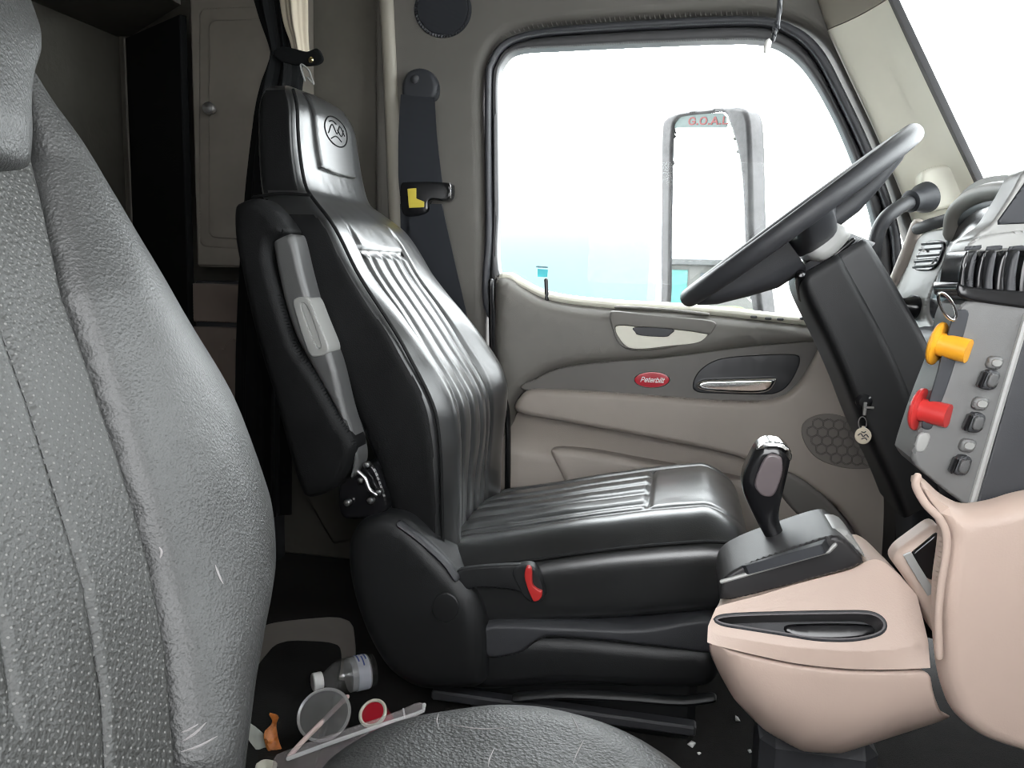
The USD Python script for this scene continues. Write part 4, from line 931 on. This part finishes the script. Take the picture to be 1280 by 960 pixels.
# switch deck above
pt = PY(SYY-.004)
st.add('switch_base', panel(pt, ch(pt.px([(1196, 352), (1204, 358), (1330, 368), (1330, 392), (1216, 377), (1196, 371)]), True, 1), .09, R=.003), MAT['gloss_black'])
for i in range(7):
    x_ = 1203+i*9.4+.55*i*i; w_ = 6.6+.7*i
    pts = [(x_+4, 320), (x_+5+w_*.5, 313), (x_+4+w_, 314), (x_+2+w_, 326), (x_-1+w_, 346), (x_-2+w_, 366+i*.8), (x_-3, 364+i*.8), (x_-2, 345), (x_+1, 329)]
    st.add('rocker_switch', panel(PY(SYY+.0035*i*0), cr(pt.px(pts), True, 3), .07, R=.003, ds=.003), MAT['gloss_black' if i % 2 == 0 else 'charcoal'])
st.add('switch_bezel', panel(PY(SYY+.02), ch(PY(SYY+.02).px([(1213, 300), (1240, 292), (1330, 282), (1330, 312), (1258, 314), (1206, 318)]), True, 1), .06, R=.004), MAT['silver_grey'], 'silver bezel over the switches')
for a in (1208, 1234, 1262):
    st.add('bezel_slot', panel(PY(SYY+.019), PY(SYY+.019).px([(a, 308+.0*a), (a+20, 306), (a+19, 312), (a-2, 313)]), .004, R=.001, ds=.004), MAT['slate'])
pr_ = PY(SYY+.03)
st.add('display_frame', panel(pr_, ch(pr_.px([(1284, 205), (1380, 190), (1380, 296), (1236, 296), (1212, 304), (1220, 293), (1240, 280), (1262, 246)]), True, 1), .05, R=.004), MAT['silver_grey'], 'silver frame')
st.add('display', panel(PY(SYY+.028), PY(SYY+.028).px([(1292, 212), (1370, 200), (1370, 276), (1244, 281), (1266, 250)]), .01, R=.002), MAT['slate'], 'dark display')
st.done()
valve('yellow_valve', (1206, 438), (1174, 430), MAT['yellow_plastic'], 'yellow pull knob on the dash console')
valve('red_valve', (1181, 519), (1151, 512), MAT['red_plastic'], 'red pull knob below the yellow one')
er = [P(1184+7.5*math.cos(a)*math.cos(.5)-19*math.sin(a)*math.sin(-.5), 383+19*math.sin(a)*math.cos(.5)+7.5*math.cos(a)*math.sin(-.5), y=SYY-.02+.008*math.sin(a)) for a in np.linspace(0, 2*np.pi, 40, endpoint=False)]
one('metal_ring', tube(er, .0017, 8, closed=True), MAT['chrome'], 'thin metal ring hanging by the rocker switches', 'ring', smooth=True)

# ------------------------------------------------------------------ beige lower dash and console
ld = Thing('lower_dash', 'large beige lower dash panel at the right edge', 'dash panel')
p2 = PY(.955)
ldp = [(1151, 600), (1164, 606), (1184, 626), (1212, 641), (1250, 635), (1283, 624), (1420, 600), (1420, 990), (1283, 950), (1232, 932), (1198, 905), (1182, 860), (1175, 800), (1175, 740), (1182, 690), (1184, 668), (1174, 650), (1156, 628), (1147, 608)]
ld.add('main_panel', panel(p2, ch(p2.px(ldp), True, 2), .034, R=.022, H=.03, ds=.006), MAT['beige'])
ld.add('edge_lip', tube(cr(np.array([P(a, b, y=.950) for a, b in [(1147, 596), (1145, 608), (1157, 630), (1175, 649), (1183, 670), (1182, 695), (1176, 735), (1173, 770), (1174, 820)]]), False, 6), .0045), MAT['beige'])
ld.done()
dp = Thing('dash_pocket', 'small beige storage pocket between console and lower dash', 'storage pocket')
p3_ = PY(1.03)
cb = dp.add('pocket_body', panel(p3_, ch(p3_.px([(1116, 704), (1124, 690), (1140, 678), (1176, 652), (1190, 700), (1184, 800), (1170, 800), (1150, 752), (1130, 722)]), True, 2), .035, R=.012, ds=.005), MAT['beige'])
dp.add('pocket_front', panel(PY(1.026), ch(PY(1.026).px([(1137, 694), (1150, 684), (1176, 662), (1178, 700), (1168, 728), (1156, 722)]), True, 2), .008, R=.003, ds=.004), MAT['gloss_black'], 'dark pocket opening', parent=cb)
dp.add('pocket_rim', strap(np.array([P(a, b, y=1.024) for a, b in [(1134, 692), (1142, 706), (1152, 722), (1164, 742)]]), .010, .004, (1, 0, .4)), MAT['silver_grey'], parent=cb)
dp.done()

co = Thing('console', 'beige centre console with cup tray and gear lever housing', 'console')
pcs = through(P(901, 793, y=1.0), P(1113, 810, y=1.0), P(1000, 729, y=1.04))
A3 = [(884, 803), (900, 808), (950, 820), (1000, 830), (1060, 836), (1113, 837), (1163, 835)]
C3 = [(885, 783), (900, 793), (950, 801), (1000, 808), (1060, 812), (1113, 810), (1160, 800)]
D3 = [(893, 764), (901, 757), (950, 744), (1000, 729), (1060, 713), (1100, 700), (1146, 742)]
def dens(a): return cr(np.array(a, float), False, 6)
AA, CC, DD = dens(A3), dens(C3), dens(D3); rr = []
for a, c, d_ in zip(AA, CC, DD):
    pa_, pc3, pd3 = P(*a, y=.995), pcs.p3([c])[0], pcs.p3([d_])[0]; sx = .065*max(0, 1-len(rr)/10)
    m1 = pa_*.15+pc3*.85
    top = pd3+[0, 0, .0]
    rr.append(np.array([pa_, m1, pc3, pc3*.5+pd3*.5+[0, 0, 0], pd3, [pd3[0]+sx*.5, 1.20, pd3[2]-.012-sx*1.5], [pd3[0]+sx, 1.245, pd3[2]-.05-sx*1.2], [pd3[0]+sx, 1.27, pd3[2]-.09], [pd3[0]+sx, 1.27, pa_[2]]]))
import manifold3d as m3
solid = loft(rr)
tear = cr(pcs.px([(893, 774), (908, 768.5), (960, 766), (1040, 764.5), (1080, 764.5), (1098, 769), (1107, 779), (1104, 790), (1088, 797), (1060, 801), (1020, 800), (975, 793), (930, 786), (902, 781)]), True, 6)
def to_m(me):
    me = me.copy(); me.merge_vertices(); return m3.Manifold(m3.Mesh(np.asarray(me.vertices, np.float32), np.asarray(me.faces, np.uint32)))
cut = loft([pcs.at(resample(tear, .004), w) for w in (.03, -.075)])
ms = to_m(solid)-to_m(cut)
if ms.is_empty(): ms = to_m(solid)
mm = ms.to_mesh(); co.add('upper_shell', trimesh.Trimesh(mm.vert_properties[:, :3], mm.tri_verts, process=False), MAT['beige'], smooth=30)
tr_ = resample(np.array(Polygon(tear).buffer(-.0008).exterior.coords)[:-1], .003)
tin = np.array(Polygon(tr_).buffer(-.0025).exterior.coords)[:-1]; tin = np.array([np.array(LineString(np.vstack([tin, tin[:1]])).interpolate(LineString(np.vstack([tin, tin[:1]])).project(Point(*q))).coords[0]) for q in tr_])
tray = loft([pcs.at(tr_, .0), pcs.at(tr_, .0012), pcs.at(tin, .0012), pcs.at(tin, -.052)], cap=False)
fl = panel(pcs, Polygon(tr_), .004, R=.0005, ds=.004, hfn=lambda u, v: 0*u-.05, back=lambda u, v: 0*u-.056)
ty_ = co.add('cup_tray', tray, MAT['tray_grey'], 'dark cup tray sunk in the console')
co.add('tray_floor', fl, MAT['charcoal'], parent=ty_)
pcw = Pl(pcs.o-pcs.n*.046, pcs.n)
chole = pcw.px([(980, 786), (985, 780.5), (1010, 779), (1060, 778.5), (1090, 781), (1098, 786), (1088, 795), (1060, 799), (1020, 799), (990, 795)])
co.add('cup_well', panel(pcw, cr(chole, True, 6), .006, R=.004, ds=.004), MAT['gloss_black'], parent=ty_)
co.add('tray_rim', tube(pcs.at(resample(tear, .004), .0005), .0016, 6, closed=True), MAT['charcoal'], parent=ty_)
p6 = PY(.998)
lowc = [(884, 807), (900, 812), (950, 824), (1000, 834), (1060, 840), (1113, 841), (1163, 839), (1168, 870), (1184, 905), (1212, 927), (1130, 953), (1060, 975), (1010, 972), (960, 944), (920, 903), (894, 856)]
bz = np.array(p6.px([(894, 856), (920, 903), (960, 944), (1010, 972), (1060, 975), (1130, 953), (1212, 927)]))
def under(u, v):
    zz_ = np.interp(u, bz[:, 0], bz[:, 1]); e = np.clip((v-zz_)/.10, 0, 1); e2 = np.clip((u-bz[0, 0]+.01)/.06, 0, 1)
    return -.055*(1-e)**2.2
uc = np.array(p6.px([(1060, 880)]))[0, 0]
def taper(uv, w=0):
    uv = np.asarray(uv, float); k = np.clip((-np.broadcast_to(w, uv.shape[:-1])-.06)/.14, 0, 1)
    return p6.at(np.stack([uc+(uv[..., 0]-uc)*(1-.42*k), uv[..., 1]-.035*k], -1), w)
co.add('lower_shell', panel(p6, ch(p6.px(lowc), True, 2), .2, R=.004, hfn=under, res=.012, ds=.006, back=lambda u, v: -.2+0*u, mp=taper), MAT['beige'], smooth=50)
co.add('console_foot', cbox((.22, 1.17, .11), (.16, .12, .22), .02), MAT['charcoal'])
# lever housing
pz3 = PY(1.035)
hs = [(899, 756), (901, 728), (912, 716), (940, 702), (990, 685), (1030, 672), (1048, 669), (1058, 676), (1072, 692), (1085, 706), (1000, 729)]
hg = co.add('lever_housing', panel(pz3, ch(pz3.px(hs), True, 1), .12, R=.005), MAT['housing_dark'], 'dark gear lever housing')
co.add('housing_trim', tube(np.array([P(a, b, y=1.035) for a, b in [(902, 727), (940, 716), (990, 702), (1036, 689), (1044, 681)]]), .0028, 8), MAT['silver_grey'], parent=hg)
co.add('housing_trim', tube(np.array([P(a, b, y=1.09) for a, b in [(908, 718), (945, 702), (985, 687), (1022, 675)]]), .0028, 8), MAT['silver_grey'], parent=hg)
co.add('housing_end', panel(PY(1.06), cr(PY(1.06).px([(1018, 676), (1034, 664), (1054, 663), (1066, 672), (1084, 700), (1062, 684), (1044, 682)]), True, 4), .07, R=.008), MAT['silver_grey'], 'silver grey end cap', parent=hg)
co.add('lever_slot', panel(through(P(930, 712, y=1.05), P(1030, 680, y=1.05), P(930, 704, y=1.10)), through(P(930, 712, y=1.05), P(1030, 680, y=1.05), P(930, 704, y=1.10)).px([(920, 715), (935, 706), (1018, 678), (1036, 680), (1030, 688), (935, 714)]), .004, R=.001, ds=.004, hfn=lambda u, v: 0*u+.008), MAT['slate'], parent=hg)
co.done()
gl = Thing('gear_lever', 'black gear lever with a glossy grip and chrome top', 'gear lever')
pgl = PY(1.10)
grip = [(947, 560), (958, 554), (978, 556), (989, 566), (989, 580), (982, 612), (975, 645), (979, 665), (990, 684), (982, 690), (968, 690), (956, 672), (942, 645), (930, 618), (929, 598), (937, 578)]
gl.add('grip', panel(pgl, cr(pgl.px(grip), True, 4), .042, R=.014, H=.014, ds=.004), MAT['gloss_black'])
gl.add('grip_insert', panel(PY(1.097), ch(PY(1.097).px([(958, 566), (978, 570), (979, 592), (968, 622), (952, 621), (941, 606)]), True, 2), .01, R=.003, ds=.003), MAT['satin_inset'], 'satin inset on the grip')
gl.add('chrome_cap', panel(PY(1.099), cr(PY(1.099).px([(946, 563), (958, 553), (979, 555), (990, 566), (988, 578), (976, 564), (958, 562)]), True, 4), .044, R=.005, ds=.003), MAT['chrome'], 'chrome cap')
gl.add('pivot', lathe([(.012, -.02), (.012, .02)], P(977, 690, y=1.12), (0, 1, 0), 24), MAT['gloss_black']); gl.done()

# ------------------------------------------------------------------ litter between the seats
mat('sleeper_vinyl', (.30, .275, .245), .6, bump=('noise', 80., .0006), vary=.1)
pfl = Pl((0, 0, .012), (0, 0, 1), up=(0, 1, 0))
g = panel(pfl, ch(pfl.px([(320, 785), (345, 776), (440, 768), (446, 815), (436, 850), (400, 830), (300, 850), (280, 800)]), True, 2), .011, R=.004)
one('floor_panel', g, MAT['sleeper_vinyl'], 'taupe vinyl floor strip behind the driver seat', 'floor panel')
pfm = Pl((0, 0, .024), (0, 0, 1), up=(0, 1, 0))
g = panel(pfm, ch(pfm.px([(348, 799), (424, 802), (428, 822), (415, 880), (380, 1000), (200, 1040), (290, 880), (322, 830)]), True, 2), .011, R=.003)
one('rubber_mat', g, MAT['rubber'], 'black rubber floor mat under the litter', 'mat')
def clear(name, tint, body, k):
    nodes = {'t': ('transparent_bsdf', dict(color=tint)), 'g': ('glossy_bsdf', dict(color=(1, 1, 1), roughness=.08)), 'd': ('diffuse_bsdf', dict(color=body)), 'm0': ('mix_closure', dict(fac=k)), 'm': ('mix_closure', {})}
    links = [('t.BSDF', 'm0.closure1'), ('d.BSDF', 'm0.closure2'), ('m0.closure', 'm.closure1'), ('g.BSDF', 'm.closure2')]
    schlick(nodes, links, .04, 'm.fac')
    MAT[name] = usdkit.material(stage, '/World/Looks/'+name, nodes, links, surface='m.closure')
clear('clear_plastic', (.95, .95, .95), (.6, .6, .6), .06); clear('frosted', (.9, .9, .9), (.75, .75, .75), .35); clear('acrylic', (.93, .92, .92), (.6, .54, .54), .10)
mat('label_white', (.62, .64, .70), .5); mat('label_blue', (.10, .14, .40), .5); mat('pink_straw', (.75, .58, .55), .4)
mat('orange_wrap', (.60, .20, .05), .4, vary=.4, vscale=40); mat('tissue', (.50, .52, .47), .8); mat('card_white', (.72, .70, .60), .7)
b0, b1 = P(391, 853, z=.062), P(468, 837, z=.060); ba = (b1-b0)/np.linalg.norm(b1-b0)
bt = Thing('water_bottle', 'clear plastic water bottle with white cap lying on the floor mat', 'bottle')
bp = [(.011, .016), (.011, .030), (.014, .036), (.024, .058), (.0305, .078), (.0305, .10), (.029, .105), (.0305, .11), (.0305, .16), (.029, .166), (.0305, .172), (.029, .182), (.020, .186), (.001, .184)]
BS = min(1.28, np.linalg.norm(b1-b0)/.150); BSR = 1.08; BSL = np.linalg.norm(b1-b0)/.186
bs_ = lambda pr: [(r*BSR, h*BSL) for r, h in pr]
bt.add('bottle_body', lathe(bs_(bp), b0, ba, 36), MAT['clear_plastic'], smooth=50)
bt.add('label_band', lathe(bs_([(.0312, .106), (.0312, .164)]), b0, ba, 36), MAT['frosted'], 'pale wrapped label')
bt.add('label_sleeve', loft([np.array(b0)+ba*h+r*(np.cos(x)[:, None]*np.cross(ba, [0, 0, 1])+np.sin(x)[:, None]*np.cross(np.cross(ba, [0, 0, 1]), -ba)) for x in [np.linspace(0, 2*np.pi, 36, endpoint=False)] for r, h in bs_([(.0316, .124), (.0316, .160), (.0312, .160), (.0312, .124)])], cap=False), MAT['label_white'])
bx_ = np.cross(ba, [0, 0, 1]); bx_ /= np.linalg.norm(bx_); bz_ = np.cross(bx_, ba)
for h_, a0_, a1_ in ((.131, 4.3, 5.6), (.143, 4.0, 4.7), (.143, 5.0, 5.9), (.153, 4.4, 5.3)):
    arc = np.array([b0+ba*h_*BSL+.0316*BSR*1.012*(math.cos(x)*bx_*-1-math.sin(x)*bz_) for x in np.linspace(a0_, a1_, 14)])
    bt.add('label_print', tube(arc, .0016, 6, flat=.3), MAT['label_blue'])
bt.add('cap', lathe([(.0165, .018), (.0175, .017), (.0175, .001), (.015, -.001), (.001, -.001)], b0, ba, 28), MAT['white_plastic'], 'white ribbed cap'); bt.done()
cp = Thing('plastic_cup', 'clear plastic cup tipped over with a pale straw across its mouth', 'cup')
cc = P(405, 893, z=.105); ax = EYE-cc; ax = ax/np.linalg.norm(ax); ax = ax*.9+np.array([-.25, .1, .28]); ax /= np.linalg.norm(ax)
cp.add('cup_wall', lathe([(.041, .002), (.043, 0), (.042, -.004), (.036, -.055), (.028, -.085), (.027, -.088), (.001, -.088), (.001, -.086), (.0265, -.084), (.035, -.055), (.041, .0)], cc, ax, 40, True), MAT['clear_plastic'], smooth=60)
cp.add('rim', lathe([(.041, -.002), (.045, -.003), (.046, .001), (.044, .004), (.041, .002), (.0405, 0)], cc, ax, 40, True), MAT['frosted'], 'frosted lid rim')
cp.add('lid', lathe([(.0405, .001), (.030, .003), (.001, .003), (.001, .0022), (.030, .0022), (.0405, .0)], cc, ax, 40), MAT['clear_plastic'])
cp.add('straw', tube([P(434, 871, z=.095), P(412, 893, z=.098), P(376, 929, z=.094), P(362, 945, z=.09)], .0042, 10), MAT['pink_straw'], 'pale pink straw')
cp.done()
rl = Thing('bottle_lid', 'red and cream bottle lid behind the clear sheet', 'lid')
rc = P(468, 894, z=.045); rax = np.array([-.1, -.6, .8]); rax /= np.linalg.norm(rax)
rl.add('disc', lathe([(.001, 0), (.022, 0), (.022, .008), (.018, .010), (.001, .010)], rc, rax, 32), MAT['red_enamel'])
rl.add('rim', lathe([(.021, .006), (.026, .006), (.027, .010), (.024, .013), (.021, .011)], rc, rax, 32, True), MAT['card_white'])
rl.add('skirt', lathe([(.026, .008), (.026, -.036), (.024, -.036), (.024, .006)], rc, rax, 32, True), MAT['red_enamel']); rl.done()
pac_ = through(P(357, 944, y=.80), P(531, 884, y=.93), P(372, 1010, y=.80))
aq = pac_.px([(340, 948), (362, 938), (430, 914), (500, 890), (523, 879), (530, 879), (532, 889), (520, 896), (510, 1010), (345, 1020)])
t = Thing('clear_sheet', 'clear plastic sheet with a bright edge beside the passenger seat cushion', 'plastic sheet')
t.add('sheet', panel(pac_, ch(aq, True, 2), .004, R=.0015, ds=.005), MAT['acrylic'])
t.add('polished_edge', tube(pac_.p3([(360, 948), (420, 926), (480, 905), (518, 893), (529, 888), (530, 881)], .0005), .0026, 8), MAT['frosted'], 'bright polished edge')
t.add('crease', tube(pac_.p3([(504, 886), (506, 898)], .0005), .0012, 6), MAT['frosted']); t.done()
def crumple(name, pxs, z, amp, m, label, cat_, seed):
    pl0 = Pl((0, 0, z), (-.15, -.6, .8), up=(0, 0, 1))
    c = P(*np.mean(pxs, 0), z=z); pl0 = Pl(c, EYE-c)
    uvp = pl0.px(pxs)
    f = lambda u, v: amp*(meshkit.fbm(np.stack([u*55, v*55, u*0+seed], -1), 3)-.5)*2
    me = panel(pl0, ch(uvp, True, 1), .0025, R=.0008, hfn=f, res=.004, ds=.004, back=lambda u, v: f(u, v)-.003)
    one(name, me, m, label, cat_, smooth=20)
crumple('paper_scrap', [(304, 906), (312, 902), (345, 930), (342, 946), (330, 950), (308, 922)], .035, .006, MAT['tissue'], 'pale grey green paper scrap by the passenger seat', 'paper', 3)
crumple('snack_wrapper', [(334, 890), (350, 894), (345, 905), (348, 925), (356, 945), (350, 952), (334, 940), (328, 916), (342, 903)], .045, .010, MAT['orange_wrap'], 'crumpled orange snack wrapper left of the clear cup', 'wrapper', 8)
crumple('card_box', [(318, 956), (330, 948), (348, 952), (344, 966), (320, 975)], .06, .003, MAT['card_white'], 'cream card flap at the lower edge beside the passenger seat', 'card', 5)
# crumbs on the floor
cpos = [(923, 899, 6, 'larger white crumb on the floor just left of the console foot'), (865, 931, 6, 'white crumb on the floor beyond the front of the passenger cushion'), (862, 907, 2.5, 'tiny white speck on the floor under the driver seat front'),
    (937, 938, 3, 'small pale crumb under the lower edge of the console'), (874, 940, 2.6, 'tiny crumb just below the white crumb beyond the passenger cushion'), (957, 952, 2.8, 'small pale crumb lowest on the floor beside the console')]
for a, b, s_, lb in cpos:
    c = P(a, b, z=.004); r = s_*.0015
    v = RNG.normal(size=(14, 3)); v = v/np.linalg.norm(v, axis=1, keepdims=True)*RNG.uniform(.7, 1.1, (14, 1))*[r, r, r*.7]
    h = trimesh.Trimesh(v).convex_hull; h.apply_translation([c[0], c[1], -h.bounds[0, 2]])
    one('crumb', h, MAT['white_plastic'], lb, 'crumb', group='crumbs on the floor', smooth=False)

# cord hanging from the roof
hc = Thing('hanging_cord', 'dark braided cord with a pale tip hanging at the top of the window', 'cord')
c0 = P(966, 50, y=1.42); top = np.array([c0[0]+.02, c0[1], 1.90])
pth = cr(np.array([top, c0*.4+top*.6+[.004, 0, 0], P(974, 10, y=1.42), P(971, 28, y=1.42), c0]), False, 8)
hc.add('cord', tube(pth, .0038, 8), MAT['charcoal'])
hc.add('braid', tube(np.array([q+.0032*np.array([math.cos(i*.9), math.sin(i*.9), 0]) for i, q in enumerate(cr(pth, False, 3))]), .002, 6), MAT['slate'])
hc.add('tip', lathe([(.001, 0), (.005, -.004), (.006, -.012), (.003, -.022), (.001, -.024)], P(962, 48, y=1.42), (.25, 0, 1), 14), MAT['white_plastic'], 'pale tip'); hc.done()

# ------------------------------------------------------------------ outside door mirror
mir = Thing('door_mirror', 'tall outside door mirror with a sticker across its top', 'mirror')
mn = np.array([-.735, -.678, 0]); mp0 = P(882, 260, y=2.45); pm = Pl(mp0, mn)
mo = [(828, 440), (825, 360), (825, 260), (826, 165), (832, 147), (848, 140), (890, 134.5), (922, 134), (933, 143), (937, 180), (940, 300), (943, 440)]
mi = [(838, 440), (837, 360), (838, 260), (840, 170), (845, 150), (856, 145), (885, 142), (904, 141), (912, 158), (921, 190), (926, 230), (929, 300), (932, 440)]
mat('mirror_shell', (.075, .072, .075), .5, vary=.35, vscale=25); mat('mirror_back', (.05, .05, .05), .5)
mat('mirror_glass', (.92, .94, .94), .01, metallic=1.)
mat('sticker_pale', (.105, .15, .145), .5); mat('sticker_red', (.20, .01, .01), .5)
O_, I_ = cr(pm.px(mo), True, 5), cr(pm.px(mi), True, 5)
mir.add('housing', panel(pm, O_, .05, R=.012, holes=[I_], ds=.008), MAT['mirror_shell'])
mir.add('housing_back', panel(Pl(mp0-mn/np.linalg.norm(mn)*.03, mn), Polygon(O_).buffer(-.004), .03, R=.01), MAT['mirror_back'])
mir.add('glass', panel(Pl(mp0-mn*.008, mn), Polygon(I_).buffer(.003), .006, R=.0005, ds=.02), MAT['mirror_glass'], 'mirror glass')
pms = Pl(mp0-mn*.0075, mn)
sk_ = mir.add('sticker', panel(pms, pms.px([(841, 148), (852, 145), (880, 142), (903, 141), (908, 146), (909, 159), (841, 160)]), .0006, R=.0002, ds=.006), MAT['sticker_pale'], 'pale teal sticker with red lettering')
tl = pms.px([(858, 151.5), (903, 150.5)]); wid = tl[1][0]-tl[0][0]
tm = meshkit.text_mesh('G.O.A.L', .019, .0006, True); tw = tm.vertices[:, 0].max()-tm.vertices[:, 0].min()
ta = math.atan2(tl[1][1]-tl[0][1], tl[1][0]-tl[0][0])
pmr = Pl(pms.at(tl.mean(0)), pms.n); pmr.e1, pmr.e2 = pms.e1*math.cos(ta)+pms.e2*math.sin(ta), pms.e2*math.cos(ta)-pms.e1*math.sin(ta)
mir.add('lettering', letters('G.O.A.L', .021, pmr, (0, 0), .0003, .0006, 0, wid/tw), MAT['sticker_red'], parent=sk_, smooth=False)
mir.add('arm', tube([P(884, 430, y=2.49), P(905, 470, y=2.40), P(930, 500, y=2.28), P(950, 520, y=2.11)], .02), MAT['mirror_back']); mir.done()
